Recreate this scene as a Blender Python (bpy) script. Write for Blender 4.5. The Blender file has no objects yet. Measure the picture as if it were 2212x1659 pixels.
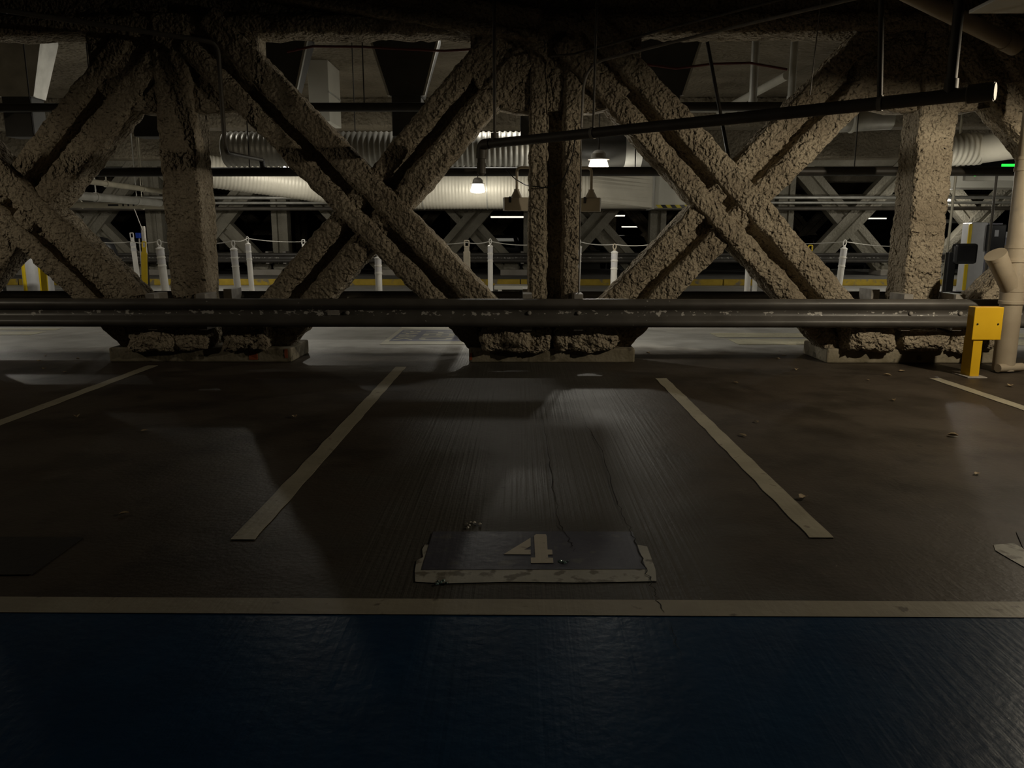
import bpy, bmesh, math, random
from mathutils import Vector, Matrix, noise

random.seed(7)
sc = bpy.context.scene
COL = sc.collection

# ------------------------------------------------------------------ camera
CAM_H = 1.40
F_PX = 1660.0
PITCH = math.atan(316.5 / F_PX)
YAW = math.atan(18.0 / F_PX)          # turned a touch to the left
cam_d = bpy.data.cameras.new('camera')
cam_d.sensor_width = 36.0
cam_d.lens = F_PX / 2212.0 * 36.0
cam_d.clip_start = 0.05
cam_d.clip_end = 300
cam = bpy.data.objects.new('camera', cam_d)
COL.objects.link(cam)
cam.location = (0, 0, CAM_H)
cam.rotation_euler = (math.pi / 2 - PITCH, 0, YAW)
sc.camera = cam
RM = cam.rotation_euler.to_matrix()


def ray(px, py):
    return RM @ Vector(((px - 1106.0), -(py - 829.5), -F_PX))


def P(px, py, Y):
    """measured point: the spot seen at px,py that stands at distance Y"""
    d = ray(px, py)
    return Vector((0, 0, CAM_H)) + d * (Y / d.y)


def G(px, py, z=0.0):
    """measured point on a level plane"""
    d = ray(px, py)
    return Vector((0, 0, CAM_H)) + d * ((z - CAM_H) / d.z)


# ------------------------------------------------------------------ world and exposure
w = bpy.data.worlds.new('garage_dark')
sc.world = w
w.use_nodes = True
w.node_tree.nodes['Background'].inputs[0].default_value = (0.020, 0.017, 0.013, 1)
w.node_tree.nodes['Background'].inputs[1].default_value = 0.06
sc.view_settings.view_transform = 'Standard'
sc.view_settings.look = 'None'
sc.view_settings.gamma = 1.0
sc.view_settings.use_curve_mapping = False
sc.view_settings.exposure = 0.0
LANE_W = 52.0                    # lane pendants, watts
AISLE_R, AISLE_L = 640.0, 150.0  # the two aisle pendants outside the picture
STRIP_W = 26.0
LENS_GLOW = 6.0
sc.cycles.max_bounces = 4
sc.cycles.diffuse_bounces = 2
sc.cycles.glossy_bounces = 2
sc.cycles.caustics_reflective = False
sc.cycles.caustics_refractive = False
sc.cycles.adaptive_threshold = 0.05

# ------------------------------------------------------------------ materials
MATS = {}


def mk(name, c1, c2=None, scale=6.0, rough=0.7, metal=0.0, bump=0.0, bscale=40.0, bump2=0.0, bscale2=8.0,
       spec=0.5, stretch=None, c3=None, c3scale=2.0, c3amt=0.5, rvar=0.0):
    m = bpy.data.materials.new(name)
    m.use_nodes = True
    nt = m.node_tree
    N, L = nt.nodes, nt.links
    b = N['Principled BSDF']
    b.inputs['Roughness'].default_value = rough
    b.inputs['Metallic'].default_value = metal
    b.inputs['Specular IOR Level'].default_value = spec
    tc = N.new('ShaderNodeTexCoord')
    mp = N.new('ShaderNodeMapping')
    L.new(tc.outputs['Object'], mp.inputs['Vector'])
    if stretch:
        mp.inputs['Scale'].default_value = stretch
    vec = mp.outputs['Vector']
    c2 = c2 or c1
    n = N.new('ShaderNodeTexNoise')
    n.inputs['Scale'].default_value = scale
    n.inputs['Detail'].default_value = 6
    L.new(vec, n.inputs['Vector'])
    r = N.new('ShaderNodeValToRGB')
    r.color_ramp.elements[0].position = 0.35
    r.color_ramp.elements[1].position = 0.65
    r.color_ramp.elements[0].color = (*c1, 1)
    r.color_ramp.elements[1].color = (*c2, 1)
    L.new(n.outputs['Fac'], r.inputs['Fac'])
    col = r.outputs['Color']
    if c3:
        n3 = N.new('ShaderNodeTexNoise')
        n3.inputs['Scale'].default_value = c3scale
        n3.inputs['Detail'].default_value = 8
        L.new(vec, n3.inputs['Vector'])
        r3 = N.new('ShaderNodeValToRGB')
        r3.color_ramp.elements[0].position = 1 - c3amt - 0.04
        r3.color_ramp.elements[1].position = 1 - c3amt + 0.04
        L.new(n3.outputs['Fac'], r3.inputs['Fac'])
        mx = N.new('ShaderNodeMix')
        mx.data_type = 'RGBA'
        L.new(r3.outputs['Color'], mx.inputs[0])
        L.new(col, mx.inputs[6])
        mx.inputs[7].default_value = (*c3, 1)
        col = mx.outputs[2]
    L.new(col, b.inputs['Base Color'])
    if rvar:
        mr = N.new('ShaderNodeMapRange')
        mr.inputs['To Min'].default_value = max(0.05, rough - rvar)
        mr.inputs['To Max'].default_value = min(1.0, rough + rvar)
        L.new(n.outputs['Fac'], mr.inputs['Value'])
        L.new(mr.outputs[0], b.inputs['Roughness'])
    last = None
    for amt, s in ((bump, bscale), (bump2, bscale2)):
        if amt:
            nb = N.new('ShaderNodeTexNoise')
            nb.inputs['Scale'].default_value = s
            nb.inputs['Detail'].default_value = 1.6
            nb.inputs['Roughness'].default_value = 0.45
            L.new(vec, nb.inputs['Vector'])
            bp = N.new('ShaderNodeBump')
            bp.inputs['Strength'].default_value = 1.0
            bp.inputs['Distance'].default_value = amt
            L.new(nb.outputs['Fac'], bp.inputs['Height'])
            if last:
                L.new(last.outputs['Normal'], bp.inputs['Normal'])
            last = bp
    if last:
        L.new(last.outputs['Normal'], b.inputs['Normal'])
    MATS[name] = m
    return m


def emit(name, color, strength):
    m = bpy.data.materials.new(name)
    m.use_nodes = True
    nt = m.node_tree
    nt.nodes.remove(nt.nodes['Principled BSDF'])
    e = nt.nodes.new('ShaderNodeEmission')
    e.inputs[0].default_value = (*color, 1)
    e.inputs[1].default_value = strength
    nt.links.new(e.outputs[0], nt.nodes['Material Output'].inputs[0])
    return m


M_SPRAY = mk('sprayed_fireproofing', (0.30, 0.25, 0.18), (0.45, 0.385, 0.285), scale=2.2, rough=0.95, bump=0.060,
             bscale=27, bump2=0.05, bscale2=9, spec=0.1, c3=(0.26, 0.215, 0.155), c3scale=30, c3amt=0.42)  # small dark flecks: dirt in the pits plus painted shade of the relief
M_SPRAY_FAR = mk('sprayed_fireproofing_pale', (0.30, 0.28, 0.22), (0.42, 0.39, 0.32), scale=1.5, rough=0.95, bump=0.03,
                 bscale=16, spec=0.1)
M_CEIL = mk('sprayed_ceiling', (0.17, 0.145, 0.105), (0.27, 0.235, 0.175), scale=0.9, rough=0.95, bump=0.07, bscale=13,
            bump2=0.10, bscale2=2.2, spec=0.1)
M_WALL = mk('dark_concrete_wall', (0.05, 0.048, 0.042), (0.09, 0.085, 0.075), scale=0.7, rough=0.9, bump=0.01)
M_FOOT = mk('footing_concrete', (0.20, 0.17, 0.11), (0.33, 0.29, 0.21), scale=5, rough=0.9, bump=0.006, bscale=30,
            c3=(0.10, 0.085, 0.055), c3scale=9, c3amt=0.36)
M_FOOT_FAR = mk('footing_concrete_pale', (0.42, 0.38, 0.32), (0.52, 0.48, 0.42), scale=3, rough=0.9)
M_RUST = mk('orange_marking_paint', (0.40, 0.09, 0.03), (0.28, 0.08, 0.04), rough=0.8)
M_BLACKPIPE = mk('black_steel_pipe', (0.020, 0.018, 0.015), (0.035, 0.030, 0.024), scale=8, rough=0.5)
M_DRAIN = mk('grey_brown_drain_pipe', (0.085, 0.074, 0.058), (0.12, 0.105, 0.083), scale=5, rough=0.55)
M_TANPIPE = mk('tan_painted_pipe', (0.34, 0.28, 0.20), (0.42, 0.355, 0.26), scale=3, rough=0.55,
               c3=(0.25, 0.23, 0.19), c3scale=2.2, c3amt=0.36)
M_PALEPIPE = mk('pale_painted_pipe', (0.36, 0.33, 0.25), (0.45, 0.41, 0.31), scale=4, rough=0.5)
M_GALV = mk('galvanised_sheet', (0.42, 0.41, 0.37), (0.56, 0.55, 0.50), scale=5, rough=0.45, metal=0.35)
M_DUCT = mk('cream_duct_sheet', (0.66, 0.62, 0.52), (0.74, 0.70, 0.59), scale=3, rough=0.5, metal=0.15)
M_DARKDUCT = mk('dark_duct_sheet', (0.035, 0.034, 0.030), (0.055, 0.052, 0.045), scale=4, rough=0.5)
M_WHITE = mk('white_sheet', (0.60, 0.58, 0.50), (0.66, 0.64, 0.56), scale=2, rough=0.55)
M_POST = mk('white_delineator_plastic', (0.80, 0.78, 0.73), (0.86, 0.84, 0.79), scale=9, rough=0.45)
M_BANDW = mk('white_reflective_band', (0.64, 0.63, 0.64), (0.72, 0.71, 0.71), scale=20, rough=0.3)
M_BAND = mk('grey_reflective_band', (0.36, 0.35, 0.38), (0.46, 0.45, 0.48), scale=20, rough=0.35)
M_YELLOW = mk('yellow_post_paint', (0.72, 0.42, 0.005), (0.80, 0.48, 0.01), scale=4, rough=0.5)
M_YELPLASTIC = mk('yellow_plastic', (0.80, 0.56, 0.01), (0.86, 0.62, 0.02), scale=4, rough=0.45)
M_KERB = mk('yellow_kerb_paint', (0.42, 0.29, 0.03), (0.52, 0.36, 0.04), scale=6, rough=0.8, c3=(0.22, 0.19, 0.13),
            c3scale=3.5, c3amt=0.40)
M_ISLAND = mk('island_concrete', (0.20, 0.19, 0.17), (0.28, 0.27, 0.24), scale=2, rough=0.85)
M_BLACK = mk('black_plastic', (0.008, 0.008, 0.009), (0.014, 0.014, 0.015), rough=0.35)
M_MACH = mk('light_grey_cabinet', (0.55, 0.55, 0.56), (0.60, 0.60, 0.61), rough=0.4)
M_MACHD = mk('mid_grey_cabinet', (0.20, 0.20, 0.25), (0.24, 0.24, 0.29), rough=0.4)
M_BOX = mk('beige_box_paint', (0.42, 0.37, 0.28), (0.50, 0.44, 0.34), rough=0.6)
M_STEEL = mk('grey_bracket_steel', (0.28, 0.26, 0.23), (0.40, 0.37, 0.33), scale=12, rough=0.6)
M_CARDARK = mk('dark_car_paint', (0.006, 0.007, 0.010), (0.008, 0.009, 0.013), rough=0.15)
M_GLASS = mk('car_glass_dark', (0.004, 0.004, 0.005), rough=0.05)
M_CHROME = mk('chrome_trim', (0.6, 0.6, 0.6), rough=0.2, metal=1.0)
M_TYRE = mk('tyre_rubber', (0.01, 0.01, 0.01), rough=0.8)
M_BLUEBIN = mk('navy_plastic', (0.010, 0.013, 0.035), (0.014, 0.018, 0.045), rough=0.3)
M_BLUE = mk('bright_blue_plastic', (0.01, 0.04, 0.30), rough=0.4)
M_ROPE = mk('white_rope', (0.55, 0.53, 0.48), rough=0.8)
M_LEAF = mk('dry_leaf', (0.45, 0.36, 0.22), (0.30, 0.21, 0.11), scale=30, rough=0.8)
M_CRACK = mk('crack_dark', (0.006, 0.005, 0.004), rough=0.95)
M_TAPE = mk('yellow_tape', (0.62, 0.52, 0.06), rough=0.5)
M_RED = mk('red_hose_rubber', (0.10, 0.02, 0.015), rough=0.5)
M_SIGNGREY = mk('grey_sign_sheet', (0.40, 0.41, 0.44), rough=0.5)
M_LENS = emit('lamp_refractor', (1.0, 0.94, 0.80), LENS_GLOW)
M_STRIP = emit('strip_lamp_tube', (1.0, 0.95, 0.84), LENS_GLOW)
M_GREEN = emit('green_led', (0.03, 1.0, 0.08), 1.2)
M_FARSTRIP = emit('far_strip_tube', (1.0, 0.95, 0.80), 1.1)
M_CARGLINT = emit('car_lamp_glint', (1.0, 0.96, 0.88), 2.2)  # emission paints the glints on the parked cars' head lamps


def rail_material():
    m = mk('black_rail_paint', (0.080, 0.073, 0.064), (0.115, 0.106, 0.094), scale=3, rough=0.42, bump=0.003, bscale=6)
    nt = m.node_tree
    N, L = nt.nodes, nt.links
    b = N['Principled BSDF']
    src = b.inputs['Base Color'].links[0].from_socket
    tc = N.new('ShaderNodeTexCoord')
    mp = N.new('ShaderNodeMapping')
    mp.inputs['Scale'].default_value = (1, 1, 1.6)
    L.new(tc.outputs['Object'], mp.inputs['Vector'])
    n1 = N.new('ShaderNodeTexNoise')
    n1.inputs['Scale'].default_value = 20
    n1.inputs['Detail'].default_value = 4
    L.new(mp.outputs['Vector'], n1.inputs['Vector'])
    n2 = N.new('ShaderNodeTexNoise')
    n2.inputs['Scale'].default_value = 1.1
    L.new(tc.outputs['Object'], n2.inputs['Vector'])
    sep = N.new('ShaderNodeSeparateXYZ')
    L.new(tc.outputs['Object'], sep.inputs[0])
    # chipped paint gathers where bumpers touch: the middle of the beam
    d = N.new('ShaderNodeMath'); d.operation = 'SUBTRACT'; d.inputs[1].default_value = 0.0
    L.new(sep.outputs['Z'], d.inputs[0])
    a = N.new('ShaderNodeMath'); a.operation = 'ABSOLUTE'
    L.new(d.outputs[0], a.inputs[0])
    mr = N.new('ShaderNodeMapRange')
    mr.inputs['From Min'].default_value = 0.012
    mr.inputs['From Max'].default_value = 0.05
    mr.inputs['To Min'].default_value = 0.10
    mr.inputs['To Max'].default_value = -0.06
    L.new(a.outputs[0], mr.inputs['Value'])
    s1 = N.new('ShaderNodeMath'); s1.operation = 'ADD'
    L.new(n1.outputs['Fac'], s1.inputs[0]); L.new(mr.outputs[0], s1.inputs[1])
    m2 = N.new('ShaderNodeMath'); m2.operation = 'MULTIPLY_ADD'
    L.new(n2.outputs['Fac'], m2.inputs[0]); m2.inputs[1].default_value = 0.30
    L.new(s1.outputs[0], m2.inputs[2])
    rp = N.new('ShaderNodeValToRGB')
    rp.color_ramp.elements[0].position = 0.825
    rp.color_ramp.elements[1].position = 0.86
    L.new(m2.outputs[0], rp.inputs['Fac'])
    mx = N.new('ShaderNodeMix'); mx.data_type = 'RGBA'
    L.new(rp.outputs['Color'], mx.inputs[0])
    L.new(src, mx.inputs[6])
    mx.inputs[7].default_value = (0.55, 0.53, 0.49, 1)
    L.new(mx.outputs[2], b.inputs['Base Color'])
    return m


M_RAIL = rail_material()


def floor_material():
    m = bpy.data.materials.new('garage_floor')
    m.use_nodes = True
    nt = m.node_tree
    N, L = nt.nodes, nt.links
    b = N['Principled BSDF']
    tc = N.new('ShaderNodeTexCoord')
    co = tc.outputs['Object']
    sep = N.new('ShaderNodeSeparateXYZ'); L.new(co, sep.inputs[0])

    def noise_n(scale, detail=5, vec=co, rough=0.5):
        n = N.new('ShaderNodeTexNoise')
        n.inputs['Scale'].default_value = scale
        n.inputs['Detail'].default_value = detail
        n.inputs['Roughness'].default_value = rough
        L.new(vec, n.inputs['Vector'])
        return n.outputs['Fac']

    def ramp(fac, p0, p1, c0=(0, 0, 0), c1=(1, 1, 1)):
        r = N.new('ShaderNodeValToRGB')
        r.color_ramp.elements[0].position = p0
        r.color_ramp.elements[1].position = p1
        r.color_ramp.elements[0].color = (*c0, 1)
        r.color_ramp.elements[1].color = (*c1, 1)
        L.new(fac, r.inputs['Fac'])
        return r.outputs['Color']

    def mixc(fac, a, bb):
        x = N.new('ShaderNodeMix'); x.data_type = 'RGBA'
        L.new(fac, x.inputs[0])
        for i, v in ((6, a), (7, bb)):
            if isinstance(v, tuple):
                x.inputs[i].default_value = (*v, 1)
            else:
                L.new(v, x.inputs[i])
        return x.outputs[2]

    def math_n(op, a, bb=None, c=None):
        x = N.new('ShaderNodeMath'); x.operation = op
        for i, v in enumerate((a, bb, c)):
            if v is None:
                continue
            if isinstance(v, (int, float)):
                x.inputs[i].default_value = v
            else:
                L.new(v, x.inputs[i])
        return x.outputs[0]

    big = noise_n(0.55, 5)
    mid = noise_n(2.6, 6)
    brown = mixc(ramp(big, 0.35, 0.65), (0.056, 0.043, 0.031), (0.078, 0.062, 0.046))
    brown = mixc(ramp(mid, 0.60, 0.72), brown, (0.038, 0.029, 0.021))
    stain = noise_n(1.15, 7, rough=0.62)
    brown = mixc(ramp(stain, 0.46, 0.62), brown, (0.034, 0.026, 0.018))
    scuff = noise_n(4.5, 8, rough=0.7)
    brown = mixc(ramp(scuff, 0.60, 0.78), brown, (0.098, 0.084, 0.066))
    # bare broomed concrete showing down the middle of the bay, where the coating has worn away
    ax = math_n('ABSOLUTE', math_n('SUBTRACT', sep.outputs['X'], 0.05))
    worn = math_n('SUBTRACT', math_n('MULTIPLY_ADD', mid, 0.9, 0.80), math_n('MULTIPLY', ax, 0.85))
    worn = ramp(worn, 0.30, 0.75)
    brown = mixc(worn, brown, (0.074, 0.069, 0.059))
    lane = mixc(ramp(mid, 0.35, 0.7), (0.36, 0.35, 0.325), (0.48, 0.47, 0.44))
    isl = ramp(math_n('MULTIPLY_ADD', mid, 0.35, sep.outputs['Y']), 0.0, 1.0)
    st = N.new('ShaderNodeMapRange')
    st.inputs['From Min'].default_value = 9.30
    st.inputs['From Max'].default_value = 9.95
    L.new(math_n('MULTIPLY_ADD', mid, 0.7, math_n('SUBTRACT', sep.outputs['Y'], 0.35)), st.inputs['Value'])
    colr = mixc(st.outputs[0], brown, lane)
    spots = ramp(noise_n(7.5, 3), 0.735, 0.76)
    colr = mixc(spots, colr, (0.03, 0.025, 0.02))
    L.new(colr, b.inputs['Base Color'])
    # broom grooves run down the bays
    mp = N.new('ShaderNodeMapping')
    mp.inputs['Scale'].default_value = (46, 0.55, 1)
    L.new(co, mp.inputs['Vector'])
    groove = noise_n(1.0, 3, mp.outputs['Vector'])
    fine = noise_n(38, 4)
    wavy = noise_n(1.6, 3)
    gm = math_n('MULTIPLY', groove, math_n('MULTIPLY_ADD', worn, 0.8, 0.2))
    h = math_n('ADD', math_n('MULTIPLY', gm, 0.0045), math_n('ADD', math_n('MULTIPLY', fine, 0.0022), math_n('MULTIPLY', wavy, 0.012)))
    bp = N.new('ShaderNodeBump')
    bp.inputs['Strength'].default_value = 1.0
    bp.inputs['Distance'].default_value = 1.0
    L.new(h, bp.inputs['Height'])
    L.new(bp.outputs['Normal'], b.inputs['Normal'])
    rr = N.new('ShaderNodeMapRange')
    rr.inputs['To Min'].default_value = 0.38
    rr.inputs['To Max'].default_value = 0.66
    L.new(noise_n(1.3, 5), rr.inputs['Value'])
    L.new(rr.outputs[0], b.inputs['Roughness'])
    b.inputs['Specular IOR Level'].default_value = 0.26
    return m


M_FLOOR = floor_material()


def paint_mat(name, c1, c2, rough=0.5, worn=(0.10, 0.09, 0.07), amt=0.30, wscale=14, groove=0.0012, rr=0.0):
    """floor paint: worn flecks and the broom marks of the slab under it"""
    m = mk(name, c1, c2, scale=3.5, rough=rough, c3=worn, c3scale=wscale, c3amt=amt)
    nt = m.node_tree
    N, L = nt.nodes, nt.links
    b = N['Principled BSDF']
    tc = N.new('ShaderNodeTexCoord')
    mp = N.new('ShaderNodeMapping')
    mp.inputs['Scale'].default_value = (40, 0.8, 1)
    L.new(tc.outputs['Object'], mp.inputs['Vector'])
    n = N.new('ShaderNodeTexNoise'); n.inputs['Scale'].default_value = 1.0
    L.new(mp.outputs['Vector'], n.inputs['Vector'])
    n2 = N.new('ShaderNodeTexNoise'); n2.inputs['Scale'].default_value = 22.0; n2.inputs['Detail'].default_value = 5
    L.new(tc.outputs['Object'], n2.inputs['Vector'])
    a = N.new('ShaderNodeBump'); a.inputs['Distance'].default_value = groove
    L.new(n.outputs['Fac'], a.inputs['Height'])
    b.inputs['Specular IOR Level'].default_value = 0.35
    c = N.new('ShaderNodeBump'); c.inputs['Distance'].default_value = 0.0018
    L.new(n2.outputs['Fac'], c.inputs['Height'])
    L.new(a.outputs['Normal'], c.inputs['Normal'])
    L.new(c.outputs['Normal'], b.inputs['Normal'])
    return m


M_LINE = paint_mat('cream_line_paint', (0.33, 0.30, 0.22), (0.41, 0.375, 0.28), worn=(0.22, 0.19, 0.14), amt=0.34)
M_EDGE = paint_mat('cream_edge_paint', (0.31, 0.28, 0.215), (0.37, 0.335, 0.255), worn=(0.15, 0.13, 0.10), amt=0.32)
M_BLUEPAINT = paint_mat('navy_floor_paint', (0.002, 0.034, 0.092), (0.004, 0.044, 0.112), rough=0.30, worn=(0.005, 0.044, 0.098),
                        amt=0.3, wscale=2)
M_PLATE = paint_mat('slate_plate_paint', (0.055, 0.058, 0.085), (0.070, 0.072, 0.10), rough=0.40, worn=(0.11, 0.11, 0.115), amt=0.36, wscale=10)
M_PLATEDK = paint_mat('black_plate_paint', (0.022, 0.021, 0.020), (0.030, 0.028, 0.026), rough=0.45, worn=(0.03, 0.03, 0.03))
M_BORDER = paint_mat('grey_border_paint', (0.36, 0.35, 0.30), (0.48, 0.465, 0.40), rough=0.5, worn=(0.18, 0.165, 0.13), amt=0.42, wscale=14)
M_NUM = paint_mat('cream_numeral_paint', (0.50, 0.45, 0.36), (0.56, 0.51, 0.41), worn=(0.32, 0.28, 0.22), amt=0.34)
M_LANEYEL = paint_mat('pale_yellow_lane_paint', (0.52, 0.49, 0.36), (0.60, 0.57, 0.43), worn=(0.36, 0.34, 0.26), amt=0.36)
M_SIGNBG = paint_mat('slate_blue_lane_paint', (0.17, 0.18, 0.24), (0.21, 0.22, 0.29), worn=(0.24, 0.24, 0.23), amt=0.36)
M_SIGNFG = paint_mat('cream_lane_letter_paint', (0.52, 0.50, 0.42), (0.58, 0.56, 0.47), worn=(0.36, 0.35, 0.30), amt=0.33)

# ------------------------------------------------------------------ helpers


def link(name, me, mat=None, parent=None, smooth=False):
    if mat is not None and not me.materials:
        me.materials.append(mat)
    o = bpy.data.objects.new(name, me)
    COL.objects.link(o)
    if parent:
        o.parent = parent
    if smooth:
        for p in me.polygons:
            p.use_smooth = True
    return o


def tag(o, label=None, cat=None, group=None, kind=None):
    if label: o['label'] = label
    if cat: o['category'] = cat
    if group: o['group'] = group
    if kind: o['kind'] = kind
    return o


def thing(name, label, cat, loc=(0, 0, 0), rz=0.0, group=None):
    o = bpy.data.objects.new(name, None)
    o.empty_display_size = 0.1
    COL.objects.link(o)
    o.location = loc
    o.rotation_euler = (0, 0, rz)
    bpy.context.view_layer.update()
    return tag(o, label, cat, group)


def mesh_from(name, verts, faces):
    me = bpy.data.meshes.new(name)
    me.from_pydata([tuple(v) for v in verts], [], faces)
    me.update()
    bm = bmesh.new(); bm.from_mesh(me)
    bmesh.ops.recalc_face_normals(bm, faces=bm.faces)
    bm.to_mesh(me); bm.free()
    return me


def box_me(x0, x1, y0, y1, z0, z1, bevel=0.0):
    bm = bmesh.new()
    bmesh.ops.create_cube(bm, size=1.0)
    for v in bm.verts:
        v.co = Vector(((x0 + x1) / 2 + v.co.x * (x1 - x0), (y0 + y1) / 2 + v.co.y * (y1 - y0), (z0 + z1) / 2 + v.co.z * (z1 - z0)))
    if bevel:
        bmesh.ops.bevel(bm, geom=bm.edges[:], offset=bevel, segments=2, affect='EDGES', profile=0.5)
    me = bpy.data.meshes.new('box'); bm.to_mesh(me); bm.free()
    return me


def box(name, x0, x1, y0, y1, z0, z1, mat, parent=None, bevel=0.0):
    return link(name, box_me(x0, x1, y0, y1, z0, z1, bevel), mat, parent)


def frames(path):
    n = len(path)
    T = []
    for i in range(n):
        a = path[max(0, i - 1)]; b = path[min(n - 1, i + 1)]
        T.append((b - a).normalized())
    up = Vector((0, 0, 1)) if abs(T[0].z) < 0.9 else Vector((1, 0, 0))
    U = (up - T[0] * up.dot(T[0])).normalized()
    out = []
    for t in T:
        U = (U - t * U.dot(t)).normalized()
        out.append((t, U, t.cross(U)))
    return out


def tube_me(path, r, seg=14, caps=True):
    """round tube along path; r a number or one per point"""
    path = [Vector(p) for p in path]
    rs = r if isinstance(r, (list, tuple)) else [r] * len(path)
    fr = frames(path)
    V, F = [], []
    for p, (t, u, v), rr in zip(path, fr, rs):
        for k in range(seg):
            a = 2 * math.pi * k / seg
            V.append(p + (u * math.cos(a) + v * math.sin(a)) * rr)
    for i in range(len(path) - 1):
        for k in range(seg):
            k2 = (k + 1) % seg
            F.append((i * seg + k, i * seg + k2, (i + 1) * seg + k2, (i + 1) * seg + k))
    if caps:
        F.append(tuple(range(seg))[::-1])
        b = (len(path) - 1) * seg
        F.append(tuple(b + k for k in range(seg)))
    return mesh_from('tube', V, F)


def smooth_by_angle(me, deg=40):
    for p in me.polygons:
        p.use_smooth = True
    bm = bmesh.new(); bm.from_mesh(me)
    for e in bm.edges:
        if len(e.link_faces) == 2 and e.calc_face_angle(0) > math.radians(deg):
            e.smooth = False
    bm.to_mesh(me); bm.free()
    return me


def tube(name, path, r, mat, parent=None, seg=14):
    me = smooth_by_angle(tube_me(path, r, seg))
    return link(name, me, mat, parent)


def arc_path(pts, rad=0.1, n=6):
    """polyline with rounded corners"""
    pts = [Vector(p) for p in pts]
    out = [pts[0]]
    for i in range(1, len(pts) - 1):
        a, b, c = pts[i - 1], pts[i], pts[i + 1]
        d1 = (a - b).normalized(); d2 = (c - b).normalized()
        rr = min(rad, (a - b).length * 0.45, (c - b).length * 0.45)
        s, e = b + d1 * rr, b + d2 * rr
        for k in range(n + 1):
            t = k / n
            out.append(s * (1 - t) ** 2 + b * 2 * t * (1 - t) + e * t ** 2)
    out.append(pts[-1])
    return out


def prism_me(poly, direction):
    """extrude a planar polygon along a vector"""
    poly = [Vector(p) for p in poly]
    d = Vector(direction)
    n = len(poly)
    V = poly + [p + d for p in poly]
    F = [tuple(range(n))[::-1], tuple(range(n, 2 * n))]
    for i in range(n):
        j = (i + 1) % n
        F.append((i, j, n + j, n + i))
    return mesh_from('prism', V, F)


def prism(name, poly, direction, mat, parent=None):
    return link(name, prism_me(poly, direction), mat, parent)


def lathe_me(profile, seg=24):
    """profile: (radius, z) list about the z axis"""
    V, F = [], []
    for r, z in profile:
        for k in range(seg):
            a = 2 * math.pi * k / seg
            V.append((r * math.cos(a), r * math.sin(a), z))
    for i in range(len(profile) - 1):
        for k in range(seg):
            k2 = (k + 1) % seg
            F.append((i * seg + k, i * seg + k2, (i + 1) * seg + k2, (i + 1) * seg + k))
    F.append(tuple(range(seg))[::-1])
    b = (len(profile) - 1) * seg
    F.append(tuple(b + k for k in range(seg)))
    return smooth_by_angle(mesh_from('lathe', V, F), 35)


def copy_tree(o, parent=None):
    c = o.copy()
    COL.objects.link(c)
    c.parent = parent
    for ch in list(o.children):
        copy_tree(ch, c)
    return c


def ordinal(i):
    return ['first', 'second', 'third', 'fourth', 'fifth', 'sixth', 'seventh', 'eighth', 'ninth', 'tenth'][i]


def resample(poly, step):
    out = []
    n = len(poly)
    for i in range(n):
        a, b = Vector(poly[i]), Vector(poly[(i + 1) % n])
        k = max(1, int(round((b - a).length / step)))
        for j in range(k):
            out.append(a.lerp(b, j / k))
    return out


def soften(poly, times=2):
    for _ in range(times):
        n = len(poly)
        poly = [poly[i] * 0.5 + (poly[i - 1] + poly[(i + 1) % n]) * 0.25 for i in range(n)]
    return poly


def i_profile(W, dep, t1, t2, rec):
    a, d = W / 2, dep / 2
    return [(-a, -d), (-a + t1, -d), (-a + t1 + 0.02, -d + rec), (a - t2 - 0.02, -d + rec), (a - t2, -d), (a, -d),
            (a, d), (a - t2, d), (a - t2 - 0.02, d - rec), (-a + t1 + 0.02, d - rec), (-a + t1, d), (-a, d)]


def sweep_me(profile, p0, p1, uaxis, step=0.034, lstep=0.034, amp=0.0, soft=2, seed=0.0):
    """profile (u, depth) swept from p0 to p1; amp = lumpy relief of the sprayed coat"""
    p0, p1 = Vector(p0), Vector(p1)
    ax = (p1 - p0)
    Ln = ax.length
    ax.normalize()
    u = Vector(uaxis)
    u = (u - ax * u.dot(ax)).normalized()
    wv = ax.cross(u)
    if wv.y < 0:
        wv = -wv
    pr = soften(resample(profile, step), soft) if step else [Vector(p) for p in profile]
    n = len(pr)
    nrm = []
    for i in range(n):
        t = pr[(i + 1) % n] - pr[i - 1]
        nrm.append(Vector((t.y, -t.x)).normalized())
    nl = max(1, int(round(Ln / lstep))) if lstep else 1
    V, F = [], []
    for j in range(nl + 1):
        c = p0 + ax * (Ln * j / nl)
        for i in range(n):
            q = c + u * pr[i].x + wv * pr[i].y
            if amp:
                s = noise.noise(q * 3.1 + Vector((seed, 0, 0))) * 0.9 + noise.noise(q * 9.0 + Vector((0, seed, 0))) * 0.75 \
                    + noise.noise(q * 21.0) * 0.75
                q = q + (u * nrm[i].x + wv * nrm[i].y) * (s * amp)
            V.append(q)
    for j in range(nl):
        for i in range(n):
            i2 = (i + 1) % n
            F.append((j * n + i, j * n + i2, (j + 1) * n + i2, (j + 1) * n + i))
    F.append(tuple(range(n)))
    F.append(tuple(range(nl * n, nl * n + n)))
    return mesh_from('sweep', V, F)


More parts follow.
